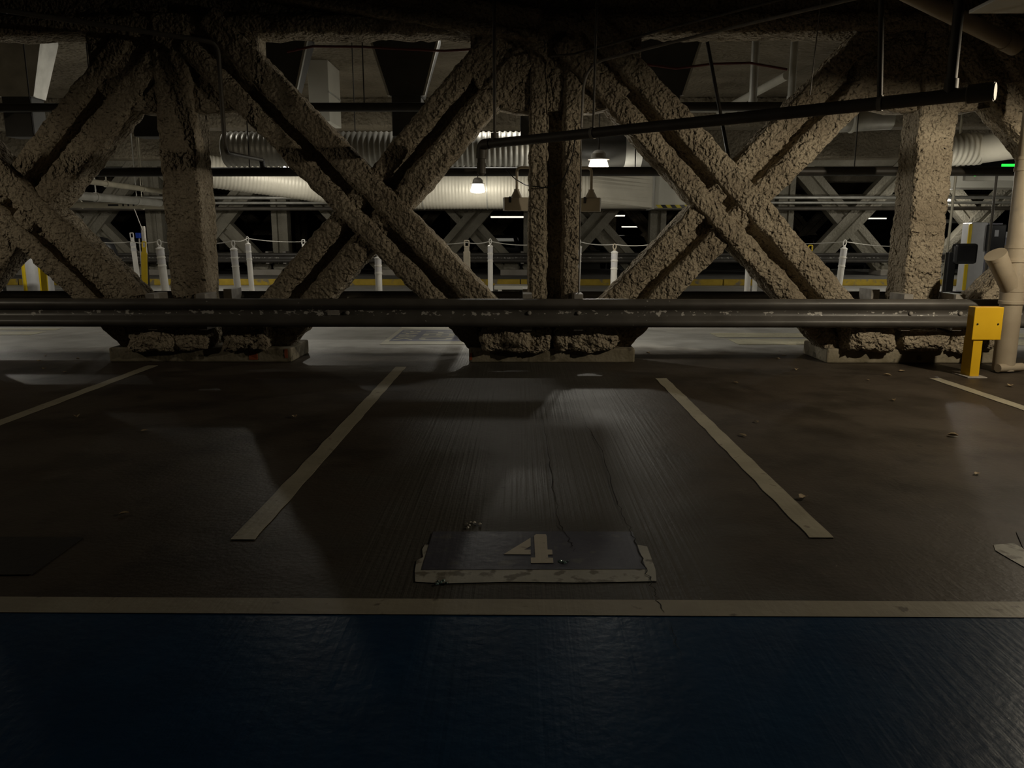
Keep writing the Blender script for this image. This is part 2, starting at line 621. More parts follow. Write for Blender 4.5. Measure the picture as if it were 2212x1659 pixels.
def lump(name, c, size, mat, parent, seed, sub=4, amp=0.05):
    bm = bmesh.new()
    bmesh.ops.create_cube(bm, size=1.0)
    bmesh.ops.subdivide_edges(bm, edges=bm.edges[:], cuts=9, use_grid_fill=True)
    for v in bm.verts:
        p = v.co.copy()
        s = p.normalized() * 0.56
        p = p.lerp(s, 0.45)
        q = Vector((p.x * size[0], p.y * size[1], p.z * size[2])) + Vector(c)
        d = noise.noise(q * 5 + Vector((seed, 0, 0))) * 1.0 + noise.noise(q * 14) * 0.7 + noise.noise(q * 30) * 0.4
        v.co = q + p.normalized() * d * amp
    me = bpy.data.meshes.new('lump'); bm.to_mesh(me); bm.free()
    return link(name, me, mat, parent, smooth=True)


# ------------------------------------------------------------------ the room
floor = link('floor', mesh_from('floor', [(-34, -9, 0), (46, -9, 0), (46, 66, 0), (-34, 66, 0), (-34, -9, -0.3), (46, -9, -0.3), (46, 66, -0.3), (-34, 66, -0.3)],
                               [(0, 1, 2, 3), (4, 7, 6, 5), (0, 4, 5, 1), (1, 5, 6, 2), (2, 6, 7, 3), (3, 7, 4, 0)]), M_FLOOR)
tag(floor, 'dark brown worn concrete parking floor with a grey traffic lane beyond the truss', None, kind='structure')
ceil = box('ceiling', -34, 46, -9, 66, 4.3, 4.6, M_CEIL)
tag(ceil, 'dark sprayed concrete ceiling over the whole garage', None, kind='structure')
for nm, a in (('wall_left', (-34.3, -34, -9, 66)), ('wall_right', (46, 46.3, -9, 66)), ('wall_back', (-34, 46, 66, 66.3)), ('wall_front', (-34, 46, -9.3, -9))):
    o = box(nm, a[0], a[1], a[2], a[3], 0, 4.6, M_WALL)
    tag(o, 'dark concrete garage wall far from the parking bay', None, kind='structure')

# deep ceiling beams across the lane, part of the ceiling
for i, (y, zb, th) in enumerate(((17.0, 3.70, 0.6), (22.0, 3.55, 0.7), (30.5, 3.5, 0.7), (36.0, 3.4, 0.7), (48.0, 3.2, 0.8))):
    box('ceiling_beam', -33, 45, y, y + th, zb, 4.32, M_CEIL, ceil, 0.05)


def flat(name, pts, mat, z=0.0025, parent=floor, th=0.002):
    poly = [(p.x, p.y, z) for p in pts]
    return prism(name, poly, (0, 0, th), mat, parent)


def ground_rect(name, x0, x1, y0, y1, mat, z=0.0025, parent=floor):
    return flat(name, [Vector((x0, y0, 0)), Vector((x1, y0, 0)), Vector((x1, y1, 0)), Vector((x0, y1, 0))], mat, z, parent)


# painted markings on the slab
yb0, yb1 = G(1106, 1331).y, G(1106, 1297).y
tag(ground_rect('blue_floor_paint', -20, 20, -6, yb0 + 0.01, M_BLUEPAINT, 0.001), 'dark navy painted floor in the foreground')
tag(ground_rect('edge_line', -20, 20, yb0, yb1, M_EDGE, 0.0035), 'long cream line along the navy paint')


def ragged_line(name, a, b, wd, seed, label):
    """stall line with slightly uneven edges"""
    a, b = Vector((a.x, a.y)), Vector((b.x, b.y))
    d = (b - a).normalized(); s = Vector((-d.y, d.x))
    n = 60
    V, F = [], []
    for i in range(n + 1):
        c = a.lerp(b, i / n)
        for k, sd in enumerate((-1, 1)):
            q = c + s * sd * (wd / 2 + noise.noise(Vector((i * 0.35 + seed, k * 7.0, 0))) * 0.009)
            V.append((q.x, q.y, 0.0045))
    for i in range(n):
        F.append((2 * i, 2 * i + 2, 2 * i + 3, 2 * i + 1))
    me = bpy.data.meshes.new(name); me.from_pydata(V, [], F); me.update()
    bm = bmesh.new(); bm.from_mesh(me)
    bmesh.ops.recalc_face_normals(bm, faces=bm.faces)
    if bm.faces[0].normal.z < 0:
        bmesh.ops.reverse_faces(bm, faces=bm.faces)
    r = bmesh.ops.extrude_face_region(bm, geom=bm.faces[:])
    for g in r['geom']:
        if isinstance(g, bmesh.types.BMVert):
            g.co.z -= 0.0025
    bmesh.ops.recalc_face_normals(bm, faces=bm.faces)
    bm.to_mesh(me); bm.free()
    o = link(name, me, M_LINE, floor)
    o['label'] = label
    return o


LW = 0.115
ragged_line('stall_line', G(524, 1167), G(866, 793), LW, 1, 'cream stall line left of the numbered bay')
ragged_line('stall_line', G(1775, 1163), G(1428, 818), LW, 5, 'cream stall line right of the numbered bay')
ragged_line('stall_line', Vector((-3.92, 3.45, 0)), G(330, 790), LW, 9, 'cream stall line at the left frame edge')
ragged_line('stall_line', Vector((4.22, 3.45, 0)), G(2020, 818), LW, 13, 'cream stall line at the right frame edge')

# the numbered plate
bd = flat('plate_border', [G(*p) for p in ((897, 1258), (960, 1262), (1100, 1258), (1250, 1260), (1418, 1257), (1416, 1232), (1398, 1182), (1376, 1178), (1372, 1176), (918, 1178), (912, 1188), (914, 1205), (900, 1212), (896, 1235))],
          M_BORDER, 0.0015)
bd['label'] = 'flaking grey border of the number plate'
pl = flat('number_plate', [G(*p) for p in ((910, 1233), (1396, 1231), (1366, 1150), (936, 1150))], M_PLATE, 0.0030)
pl['label'] = 'dark slate painted plate with the bay number'


def cpx(x, y):
    return G(860 + x / 3.687, 1100 + y / 3.687)


num = [[(840, 370), (1055, 238), (1056, 300), (1000, 333), (1056, 334), (1056, 372)],
       [(1083, 222), (1098, 210), (1176, 211), (1184, 225), (1190, 332), (1227, 334), (1230, 372), (1193, 373), (1194, 397), (1233, 398), (1237, 439), (1058, 440), (1057, 397), (1092, 396)]]
for i, q in enumerate(num):
    o = flat('numeral_stroke', [cpx(*p) for p in q], M_NUM, 0.0052, pl)
    o['label'] = 'cream stencil stroke of the figure 4'
lp = flat('number_plate', [G(*p) for p in ((-200, 1245), (68, 1243), (181, 1162), (-200, 1160))], M_PLATEDK, 0.003)
lp['label'] = 'black painted plate at the left frame edge'
rp = flat('number_plate', [G(*p) for p in ((2210, 1186), (2400, 1240), (2400, 1150), (2195, 1150))], M_PLATEDK, 0.003)
rp['label'] = 'black painted plate at the right frame edge'
rb = flat('plate_border', [G(*p) for p in ((2146, 1178), (2190, 1175), (2214, 1188), (2260, 1230), (2250, 1240), (2212, 1226), (2175, 1205), (2150, 1190))], M_BORDER, 0.0015)
rb['label'] = 'worn grey patch of border paint at the right frame edge'


# cracks in the slab
def crack(pts, w0, seed, label):
    g = [G(*p) for p in pts]
    P2 = []
    for i in range(len(g) - 1):
        for j in range(7):
            P2.append(g[i].lerp(g[i + 1], j / 7))
    P2.append(g[-1])
    V, F = [], []
    n = len(P2)
    for i, p in enumerate(P2):
        d = (P2[min(i + 1, n - 1)] - P2[max(i - 1, 0)]).normalized()
        s = Vector((-d.y, d.x, 0))
        p = p + s * noise.noise(Vector((i * 0.8 + seed, 0, 0))) * 0.022
        wd = w0 * (0.35 + abs(noise.noise(Vector((i * 0.37, seed, 0)))) * 1.9) * min(1, i / 4 + 0.15, (n - 1 - i) / 4 + 0.15)
        V += [(p.x - s.x * wd, p.y - s.y * wd, 0.0065), (p.x + s.x * wd, p.y + s.y * wd, 0.0065)]
    for i in range(n - 1):
        F.append((2 * i, 2 * i + 1, 2 * i + 3, 2 * i + 2))
    o = link('floor_crack', mesh_from('crack', V, F), M_CRACK, floor)
    o['label'] = label


crack(((1258, 905), (1300, 975), (1330, 1080), (1352, 1130), (1372, 1172), (1392, 1225), (1410, 1268), (1420, 1300), (1436, 1328)), 0.0035, 3.0, 'long dark crack running beside the number plate')
crack(((1172, 900), (1185, 985), (1198, 1070), (1206, 1130), (1232, 1172), (1240, 1195)), 0.0028, 8.0, 'short dark crack behind the number')
crack(((1448, 1350), (1472, 1425)), 0.002, 12.0, 'fine crack in the navy paint')

# lane markings beyond the truss
ya, yb_ = G(1700, 745).y, G(1700, 733).y
yc, yd = G(1700, 729).y, G(1700, 720).y
x0 = 2.90
for (y0, y1, xx) in ((ya, yb_, 2.90), (yc, yd, 2.82)):
    o = flat('lane_stripe', [Vector((xx, y0, 0)), Vector((14, y0, 0)), Vector((14, y1, 0)), Vector((xx, y1, 0))], M_LANEYEL)
    o['label'] = 'pale yellow lane stripe right of the painted sign'
for (pa, pb) in ((724, 717), (713, 709.5)):
    o = flat('lane_stripe', [Vector((-16, G(60, pa).y, 0)), Vector((-7.15, G(60, pa).y, 0)), Vector((-7.15, G(60, pb).y, 0)), Vector((-16, G(60, pb).y, 0))], M_LANEYEL)
    o['label'] = 'pale yellow lane stripe at the left'
sg = flat('lane_sign', [Vector((-1.87, 10.12, 0)), Vector((-0.35, 10.12, 0)), Vector((-0.35, 12.3, 0)), Vector((-1.87, 12.3, 0))], M_SIGNFG, 0.002)
sg['label'] = 'cream and slate blue lettered sign painted on the lane'
sb = flat('sign_panel', [Vector((-1.80, 10.45, 0)), Vector((-0.42, 10.45, 0)), Vector((-0.42, 11.75, 0)), Vector((-1.80, 11.75, 0))], M_SIGNBG, 0.0042, sg)


def letters(word, xb, xt, y_from, y_to, mat, parent):
    """floor lettering read from the left: letter tops point right, words run towards the camera"""
    cu = bpy.data.curves.new('letters', 'FONT')
    cu.body = word
    cu.extrude = 0.0
    cu.offset = 0.02
    t = bpy.data.objects.new('letters_tmp', cu)
    COL.objects.link(t)
    bpy.context.view_layer.update()
    me = bpy.data.meshes.new_from_object(t.evaluated_get(bpy.context.evaluated_depsgraph_get()))
    bpy.data.objects.remove(t)
    xs = [v.co.x for v in me.vertices]; ys = [v.co.y for v in me.vertices]
    for v in me.vertices:
        a = (v.co.x - min(xs)) / (max(xs) - min(xs)); b = (v.co.y - min(ys)) / (max(ys) - min(ys))
        v.co = (xb + (xt - xb) * b, y_from + (y_to - y_from) * a, 0.0075)
    me.materials.clear()
    o = link('lettering', me, mat, parent)
    o['label'] = 'cream letters ' + word
    return o


letters('SPOT', -0.88, -0.46, 11.5, 10.52, M_SIGNFG, sg)
letters('HERO', -1.42, -0.95, 11.5, 10.52, M_SIGNFG, sg)
letters('PARK', -1.76, -1.50, 11.6, 10.50, M_SIGNFG, sg)

# ------------------------------------------------------------------ near truss
NODES = (-7.94, -3.78, 0.378, 4.53, 8.69)
TY = 8.98
truss = thing('steel_truss', 'brown spray-coated steel truss with big crossed braces behind the guard rail', 'truss', (0, TY, 0))


def T(me, name, mat=M_SPRAY, parent=truss):
    """mesh given in world metres, parented to a thing standing elsewhere"""
    off = Vector(parent.location)
    for v in me.vertices:
        v.co -= off
    return link(name, me, mat, parent, smooth=True)


AMP = 0.020
seed = 0.0
for i, x in enumerate(NODES):
    seed += 3.7
    if i in (0, 1, 3, 4):
        prof = [(-0.205, -0.23), (0.205, -0.23), (0.205, -0.10), (0.175, -0.04), (0.175, 0.10), (0.205, 0.24), (-0.205, 0.24), (-0.175, 0.10), (-0.175, -0.04), (-0.205, -0.10)]
    else:
        prof = i_profile(0.57, 0.44, 0.19, 0.19, 0.17)
    T(sweep_me(prof, (x, TY, 0.16), (x, TY, 3.75), (1, 0, 0), amp=AMP, seed=seed), 'column')

Z0, Z1 = 0.745, 2.457
# (x at z=0.745, x at z=2.457) of every brace, measured
BR = [(-4.73, -6.36), (-6.62, -5.01), (-0.74, -2.39), (-2.55, -0.981), (3.325, 1.674), (1.386, 2.995), (7.5, 5.85), (5.62, 7.20), (-8.85, -10.4)]
for k, (xa, xb) in enumerate(BR):
    s = (xb - xa) / (Z1 - Z0)
    lo, hi = 0.20, 3.60
    pa = Vector((xa + s * (lo - Z0), TY, lo)); pb = Vector((xa + s * (hi - Z0), TY, hi))
    seed += 2.3
    up_left = s < 0
    prof = i_profile(0.62, 0.42, 0.21, 0.27, 0.15)
    if up_left:
        pa.y -= 0.05; pb.y -= 0.05
    T(sweep_me(prof, pa, pb, (1, 0, 0.01), amp=AMP, seed=seed), 'brace')
    # broken foot of the coat at the footing
    lump('foot_coat', pa - Vector(truss.location) + Vector((0.06 if s < 0 else -0.06, -0.24, 0.10)), (0.56, 0.40, 0.34), M_SPRAY, truss, seed, amp=0.06)
for i, x in enumerate(NODES):
    if i == 2:
        for dx in (-0.19, 0.17):
            lump('foot_coat', (x + dx, -0.28, 0.27), (0.29, 0.30, 0.28), M_SPRAY, truss, x + dx, amp=0.05)
    else:
        lump('foot_coat', (x - 0.0, -0.24, 0.26), (0.54, 0.42, 0.25), M_SPRAY, truss, x, amp=0.022)

# top chord and node plates, all under the same coat
chord = i_profile(0.72, 0.46, 0.20, 0.22, 0.16)
T(sweep_me(chord, (-12, TY, 3.905), (13, TY, 3.905), (0, 0, 1), step=0.06, lstep=0.075, amp=AMP * 1.3, seed=91), 'top_chord')
for x in NODES:
    bm = bmesh.new()
    # broad coat over the node, scooped at the lower corners
    rows = []
    for zi in range(23):
        z = 2.76 + zi * 0.04
        half = 0.42 + 0.50 * min(1.0, max(0.0, (z - 2.76) / 0.34)) ** 0.45
        rows.append([(x - half + 2 * half * k / 44, z) for k in range(45)])
    grid = {}
    for side in (-1, 1):
        for r_, row in enumerate(rows):
            for c_, (xx, zz) in enumerate(row):
                q = Vector((xx, TY + side * 0.165, zz))
                d = noise.noise(q * 5) * 1.0 + noise.noise(q * 12) * 0.8 + noise.noise(q * 21) * 0.7
                q.y += side * d * 0.022
                grid[side, r_, c_] = bm.verts.new(q)
    nr, nc = len(rows), 45
    for side in (-1, 1):
        for r_ in range(nr - 1):
            for c_ in range(nc - 1):
                bm.faces.new([grid[side, r_, c_], grid[side, r_, c_ + 1], grid[side, r_ + 1, c_ + 1], grid[side, r_ + 1, c_]])
    for c_ in range(nc - 1):
        for r_ in (0, nr - 1):
            bm.faces.new([grid[-1, r_, c_], grid[-1, r_, c_ + 1], grid[1, r_, c_ + 1], grid[1, r_, c_]])
    for r_ in range(nr - 1):
        for c_ in (0, nc - 1):
            bm.faces.new([grid[-1, r_, c_], grid[-1, r_ + 1, c_], grid[1, r_ + 1, c_], grid[1, r_, c_]])
    bmesh.ops.recalc_face_normals(bm, faces=bm.faces)
    me = bpy.data.meshes.new('node_plate'); bm.to_mesh(me); bm.free()
    T(me, 'node_plate')
# diagonal struts under the chord that tie it back
T(sweep_me(i_profile(0.34, 0.34, 0.1, 0.1, 0.06), (-3.0, TY - 0.15, 4.10), (0.2, TY - 0.15, 3.60), (0, 0, 1), amp=0.015, seed=5), 'chord_strut')

# footings
FOOT = [(-4.70, -2.61, 'brown stained concrete footing with orange marks under the left column'),
        (-0.585, 1.30, 'grey concrete footing under the middle column'),
        (3.47, 5.52, 'pale streaked concrete footing beside the yellow post'),
        (-8.95, -6.95, 'concrete footing past the left frame edge'), (7.6, 9.7, 'concrete footing past the right frame edge')]
for x0, x1, lab in FOOT:
    me = box_me(x0, x1, 8.64, 9.38, 0.0, 0.165, 0.018)
    t = thing('concrete_footing', lab, 'footing', ((x0 + x1) / 2, 9.0, 0))
    for v in me.vertices:
        v.co -= Vector(t.location)
    blk = link('block', me, M_FOOT, t)
    if 'orange' in lab:
        box('paint_mark', 0.56, 0.66, -0.366, -0.36, 0.03, 0.13, M_RUST, blk)
        box('paint_mark', 0.97, 1.005, -0.366, -0.36, 0.05, 0.15, M_RUST, blk)
    if 'middle' in lab:
        box('paint_mark', -0.935, -0.905, -0.366, -0.36, 0.03, 0.11, M_RUST, blk)

# ------------------------------------------------------------------ guard rails
RAILZ = 0.587
W_PROF = [(0.156, 0.050), (0.150, 0.030), (0.118, 0.004), (0.098, 0.000), (0.078, 0.004), (0.040, 0.062), (0.024, 0.076), (-0.024, 0.076), (-0.040, 0.062),
          (-0.078, 0.004), (-0.098, 0.0), (-0.118, 0.004), (-0.150, 0.030), (-0.156, 0.050)]


def w_beam_me(x0, x1, flip=1):
    """W-shaped beam; the two crests stand forward (towards -y when flip = 1)"""
    pts = [(z, y) for z, y in W_PROF]
    th = 0.006
    V, F = [], []
    n = len(pts)
    cuts = 40
    for j in range(cuts + 1):
        x = x0 + (x1 - x0) * j / cuts
        wob = noise.noise(Vector((x * 0.9, 3.3, 0))) * 0.006
        for z, y in pts:
            V.append((x, flip * y + wob, z))
        for z, y in pts:
            V.append((x, flip * (y + th) + wob, z))
    for j in range(cuts):
        a, b = j * 2 * n, (j + 1) * 2 * n
        for i in range(n - 1):
            F.append((a + i, a + i + 1, b + i + 1, b + i))
            F.append((a + n + i, b + n + i, b + n + i + 1, a + n + i + 1))
        F.append((a, b, b + n, a + n))
        F.append((a + n - 1, a + 2 * n - 1, b + 2 * n - 1, b + n - 1))
    return smooth_by_angle(mesh_from('w_beam', V, F), 50)


RAIL_Y = 8.36
fr_rail = thing('guard_rail', 'long black steel guard rail with chipped paint in front of the brown truss', 'guard rail', (0, RAIL_Y, RAILZ))
for a, b in ((-13.0, -1.98), (-1.98, 4.9), (4.9, 13.0)):
    o = link('rail_beam', w_beam_me(a, b), M_RAIL, fr_rail)
    if a > -3 and a < 0:
        mid_beam = o
for x in (-3.78, 0.378, 4.53):
    for dx in (-0.30, 0.26):
        box('bracket', x + dx - 0.05, x + dx + 0.05, 0.085, 0.42, -0.195, 0.205, M_STEEL, fr_rail, 0.004)
bolt = lathe_me([(0.0, 0), (0.022, 0.0), (0.022, 0.012), (0.014, 0.020), (0.0, 0.022)], 10)
bolt.transform(Matrix.Rotation(math.pi / 2, 4, 'X'))
for x in (-1.90, 0.10, 0.64, 4.26, 4.80):
    o = link('bolt', bolt, M_STEEL, mid_beam)
    o.location = (x, 0.072, 0.0)
o = box('bolt_plate', -2.12, -1.99, 0.058, 0.066, -0.028, 0.028, M_STEEL, mid_beam, 0.003)

bk_rail = thing('guard_rail', 'black steel guard rail on the lane side of the brown truss', 'guard rail', (0, 9.66, RAILZ))
for a, b in ((-13.0, -1.0), (-1.0, 4.62)):
    link('rail_beam', w_beam_me(a, b, -1), M_RAIL, bk_rail)
link('rail_beam', w_beam_me(4.78, 13.0, -1), M_RAIL, bk_rail)
for x in (-3.78, 0.378, 4.53):
    for dx in (-0.30, 0.26):
        box('bracket', x + dx - 0.05, x + dx + 0.05, -0.42, -0.085, -0.195, 0.205, M_STEEL, bk_rail, 0.004)

# yellow post that guards the rail's end
g0 = G(2104, 815)
yp = thing('bollard', 'yellow steel bollard with a square face plate at the end of the rail', 'bollard', (g0.x, g0.y, 0))
box('post', -0.047, 0.047, 0.0, 0.17, 0, 0.40, M_YELLOW, yp, 0.004)
fpl = box('face_plate', -0.075, 0.215, -0.015, 0.105, 0.385, 0.715, M_YELLOW, yp, 0.006)
for dx in (-0.035, 0.17):
    o = link('screw', lathe_me([(0, 0), (0.009, 0), (0.009, 0.006), (0, 0.007)], 8), M_BLACK, fpl)
    o.rotation_euler = (math.pi / 2, 0, 0)
    o.location = (dx, -0.0145, 0.545)
box('base_plate', -0.10, 0.10, -0.06, 0.22, 0, 0.012, M_STEEL, yp, 0.003)

# tan standpipe with a wye branch
gp = G(2166, 803)
sp = thing('stand_pipe', 'tan painted drain pipe with a wye branch standing right of the yellow post', 'pipe', (gp.x, gp.y, 0))
tube('pipe_body', [(0, 0, 0.02), (0, 0, 2.10)], 0.106, M_TANPIPE, sp, 28)
tube('pipe_body', [(0, 0, 2.10), (0, 0, 4.3)], 0.098, M_TANPIPE, sp, 28)
for za, zb in ((0.72, 0.88), (1.15, 1.32), (2.06, 2.20)):
    tube('coupling', [(0, 0, za), (0, 0, za + 0.03), (0, 0, za + 0.035), (0, 0, zb - 0.035), (0, 0, zb - 0.03), (0, 0, zb)], [0.118, 0.118, 0.113, 0.113, 0.118, 0.118], M_TANPIPE, sp, 28)
tube('wye_branch', [(0, 0, 0.84), (-0.13, -0.05, 1.02), (-0.27, -0.10, 1.21)], [0.09, 0.095, 0.10], M_TANPIPE, sp, 24)
tube('branch_plug', [(-0.262, -0.097, 1.20), (-0.285, -0.106, 1.232)], [0.105, 0.105], M_TANPIPE, sp, 24)
tube('hose_clamp', [(0.18, -0.02, 0.055), (-0.12, -0.10, 0.055)], 0.045, M_TANPIPE, sp, 12)

# ------------------------------------------------------------------ pipes in front of the truss
pA = P(1044, 322, 8.30); pB = P(2150, 176, 5.40)
pA.z = pB.z = 2.35
dp = thing('drain_pipe', 'dark hanging pipe slanting across the truss with a capped end', 'pipe', (0, 0, 0))
dr = (pB - pA).normalized()
PR = 0.047
tube('pipe_run', [pA, pB], PR, M_DRAIN, dp, 20)
tube('end_coupling', [pB - dr * 0.16, pB - dr * 0.15, pB - dr * 0.02, pB], [PR, 0.062, 0.062, 0.062], M_DRAIN, dp, 20)
tube('end_cap', [pB, pB + dr * 0.008], 0.056, M_WHITE, dp, 20)
tube('elbow', arc_path([pA + dr * 0.10, pA - dr * 0.02, pA - dr * 0.03 - Vector((0, 0, 0.14))], 0.07), 0.055, M_DRAIN, dp, 18)
q = pA - dr * 0.03
tube('drop_pipe', [q - Vector((0, 0, 0.08)), q - Vector((0, 0, 0.18)), q - Vector((0, 0, 0.19)), q - Vector((0, 0, 0.29)), q - Vector((0, 0, 0.315))],
     [0.040, 0.040, 0.046, 0.046, 0.02], M_DRAIN, dp, 16)
q = pA + dr * 0.16
tube('tee_boss', [q, q + Vector((0, 0, 0.10))], 0.040, M_DRAIN, dp, 14)
tube('riser', [q + Vector((0, 0, 0.05)), Vector((q.x, q.y, 4.3))], 0.017, M_DRAIN, dp, 12)
q = pB - dr * 0.26
tube('tee_boss', [q, q + Vector((0, 0, 0.11))], 0.045, M_DRAIN, dp, 14)
tube('riser', [q + Vector((0, 0, 0.05)), Vector((q.x, q.y, 4.3))], 0.034, M_DRAIN, dp, 16)
# hangers
for f, top in ((0.30, (0.02, 0.0)), (0.845, (-0.14, 0.0))):
    q = pA.lerp(pB, f)
    tube('hanger_rod', [q + Vector((0, 0, -0.05)), q + Vector((top[0] * 1.0, top[1], 4.3 - q.z))], 0.011 if f < 0.5 else 0.020, M_DRAIN, dp, 10)
    tube('hanger_ring', [q - dr * 0.016, q + dr * 0.016], PR + 0.007, M_STEEL, dp, 20)

# thin conduits
c1 = thing('conduit', 'thin grey conduit bending down beside the middle column', 'conduit')
tube('conduit_run', arc_path([P(1256, 275, 8.55), P(1262, 140, 8.55), P(1480, 84, 7.7), P(1960, -30, 6.2)], 0.42, 10), 0.014, M_STEEL, c1, 10)
tube('conduit_run', [P(1256, 275, 8.55), P(1250, 640, 8.60)], 0.008, M_DRAIN, c1, 8)
c2 = thing('conduit', 'thin dark conduit running high above the bent one', 'conduit')
tube('conduit_run', [P(1190, 122, 8.55), P(1240, 117, 8.5), P(1440, 62, 7.7), P(1760, -20, 6.6)], 0.012, M_DRAIN, c2, 10)
c3 = thing('conduit', 'thin dark conduit dropping left of the crossed braces', 'conduit')
tube('conduit_run', arc_path([P(-60, 12, 7.6), P(470, 92, 8.5), P(487, 330, 8.62), P(565, 345, 10.2)], 0.12, 8), 0.024, M_DRAIN, c3, 10)
fp = thing('overhead_pipe', 'fat tan overhead pipe in the upper right corner', 'pipe')
tube('pipe_run', [P(1930, -30, 7.3), P(2190, 98, 7.9)], 0.075, M_TANPIPE, fp, 20)
tube('coupling', [P(2168, 87, 7.85), P(2194, 100, 7.92)], 0.086, M_TANPIPE, fp, 20)
rod = thing('hanger_rod', 'slim hanging rod between the slanting pipe and the ceiling', 'rod')
tube('rod_shaft', [P(1750, 205, 6.9), P(1778, -40, 6.9)], 0.005, M_STEEL, rod, 8)
lb = thing('panel_sign', 'pale flat panel under the ceiling at the top right corner', 'panel')
a_ = P(2150, 2, 7.0)
box('sheet', a_.x - 0.05, a_.x + 0.6, 6.9, 7.3, a_.z - 0.02, a_.z + 0.01, M_WHITE, lb, 0.004)
arod = thing('sway_brace', 'black slanting sway brace seen through the right opening', 'rod')
_a, _b = P(1537, 140, 9.6), P(1576, 352, 9.30)
tube('brace_rod', [_b + (_a - _b) * ((4.3 - _b.z) / (_a.z - _b.z)), _b], 0.021, M_BLACKPIPE, arod, 10)

# ------------------------------------------------------------------ pipes right behind the truss
hp = thing('sprinkler_main', 'upper black pipe running level behind the brown truss', 'pipe')
zA = P(1000, 231, 10.3).z
tube('pipe_run', [(-13, 10.3, zA), (14, 10.3, zA)], 0.055, M_BLACKPIPE, hp, 18)
for x in (-9.1, -5.5, -2.0, 1.4, 5.0, 8.6):
    tube('hanger_rod', [(x, 10.3, zA), (x, 10.3, 4.3)], 0.008, M_BLACKPIPE, hp, 8)
hp2 = thing('sprinkler_main', 'lower black pipe running level behind the brown truss', 'pipe')
zB = P(1000, 371, 10.3).z
tube('pipe_run', [(-13, 10.3, zB), (14, 10.3, zB)], 0.058, M_BLACKPIPE, hp2, 18)
for x in (-6.3, -3.52, 1.48, 4.3, 7.4):
    tube('hanger_rod', [(x, 10.3, zB), (x, 10.3, 4.3)], 0.008, M_BLACKPIPE, hp2, 8)
tube('tee', [P(565, 345, 10.25), (P(565, 345, 10.25).x, 10.3, zB)], 0.035, M_BLACKPIPE, hp2, 12)
hose = thing('red_hose', 'thin red hose slung high behind the crossed braces', 'hose')
tube('hose_run', [P(620, 112, 10.55), P(676, 100, 10.55), P(780, 101, 10.55), P(870, 106, 10.55), P(960, 110, 10.55), P(1030, 106, 10.55), P(1200, 112, 10.55), P(1460, 148, 10.55), P(1540, 138, 10.55), P(1620, 136, 10.55), P(1700, 150, 10.55)], 0.016, M_RED, hose, 10)
for px, y0, y1, rr, lab in ((1625, 70, 228, 0.055, 'grey vertical pipe left of its twin in the right opening'), (1708, 100, 222, 0.052, 'grey vertical pipe right of its twin in the right opening')):
    t = thing('vertical_pipe', lab, 'pipe')
    a = P(px, y1 + 5, 11.4)
    tube('pipe_run', [a, Vector((a.x, 11.4, 4.3))], rr, M_GALV, t, 16)
    tube('coupling', [a, a + Vector((0, 0, 0.12))], rr + 0.008, M_GALV, t, 16)
sl = thing('white_pipe', 'slanting white pipe catching light behind the vertical pipes', 'pipe')
tube('pipe_run', [P(1700, 163, 13.4), P(1500, 272, 18.9)], 0.07, M_WHITE, sl, 16)
mp_ = thing('horizontal_pipe', 'grey level pipe behind the right brace', 'pipe')
tube('pipe_run', [P(1470, 232, 12.2), P(1590, 232, 12.2), P(1592, 232, 12.2), P(1640, 232, 12.2)], [0.075, 0.075, 0.06, 0.06], M_GALV, mp_, 16)

# ceiling boots (tapered ducts that drop from the slab) and their vertical ducts
BOOT = [(-7.62, 'grey tapered duct drop at the left frame edge'), (-5.66, 'tapered duct drop behind the left column'), (-3.66, 'black tapered duct drop with one bright edge left of the cream box'),
        (-1.72, 'black tapered duct drop in the middle opening'), (0.22, 'tapered duct drop behind the middle column'), (2.16, 'black tapered duct drop behind the right slanting brace')]
for x, lab in BOOT:
    t = thing('duct_drop', lab, 'duct', (x * 0.895, 11.0, 0))
    tw, td, bw, bd_ = 0.44, 0.22, 0.22, 0.16
    z1, z0, zt = 4.299, 3.27, 4.0
    V = [(-tw, -td, z1), (tw, -td, z1), (tw, td, z1), (-tw, td, z1), (-tw, -td, zt), (tw, -td, zt), (tw, td, zt), (-tw, td, zt), (-bw, -bd_, z0), (bw, -bd_, z0), (bw, bd_, z0), (-bw, bd_, z0)]
    F = [(0, 1, 5, 4), (1, 2, 6, 5), (2, 3, 7, 6), (3, 0, 4, 7), (4, 5, 9, 8), (5, 6, 10, 9), (6, 7, 11, 10), (7, 4, 8, 11), (0, 3, 2, 1), (8, 9, 10, 11)]
    link('boot', mesh_from('boot', V, F), M_DARKDUCT if x > -7 else M_GALV, t)
    for sx in (-1, 1):
        prism('corner_angle', [(sx * tw, -td - 0.005, zt), (sx * (tw + 0.03), -td - 0.005, zt), (sx * (bw + 0.03), -bd_ - 0.005, z0), (sx * bw, -bd_ - 0.005, z0)], (0, 0.06, 0), M_GALV, t)
    box('neck', -0.20, 0.20, -0.15, 0.15, 2.75, 3.28, M_DARKDUCT, t, 0.01)

cb = thing('cream_box', 'cream sheet box hanging from the ceiling in the middle opening', 'duct', (-3.38, 13.9, 0))
box('casing', -0.17, 0.17, -0.40, 0.45, 3.32, 4.3, M_WHITE, cb, 0.008)
box('seam', 0.165, 0.176, -0.42, 0.47, 3.78, 3.81, M_GALV, cb)


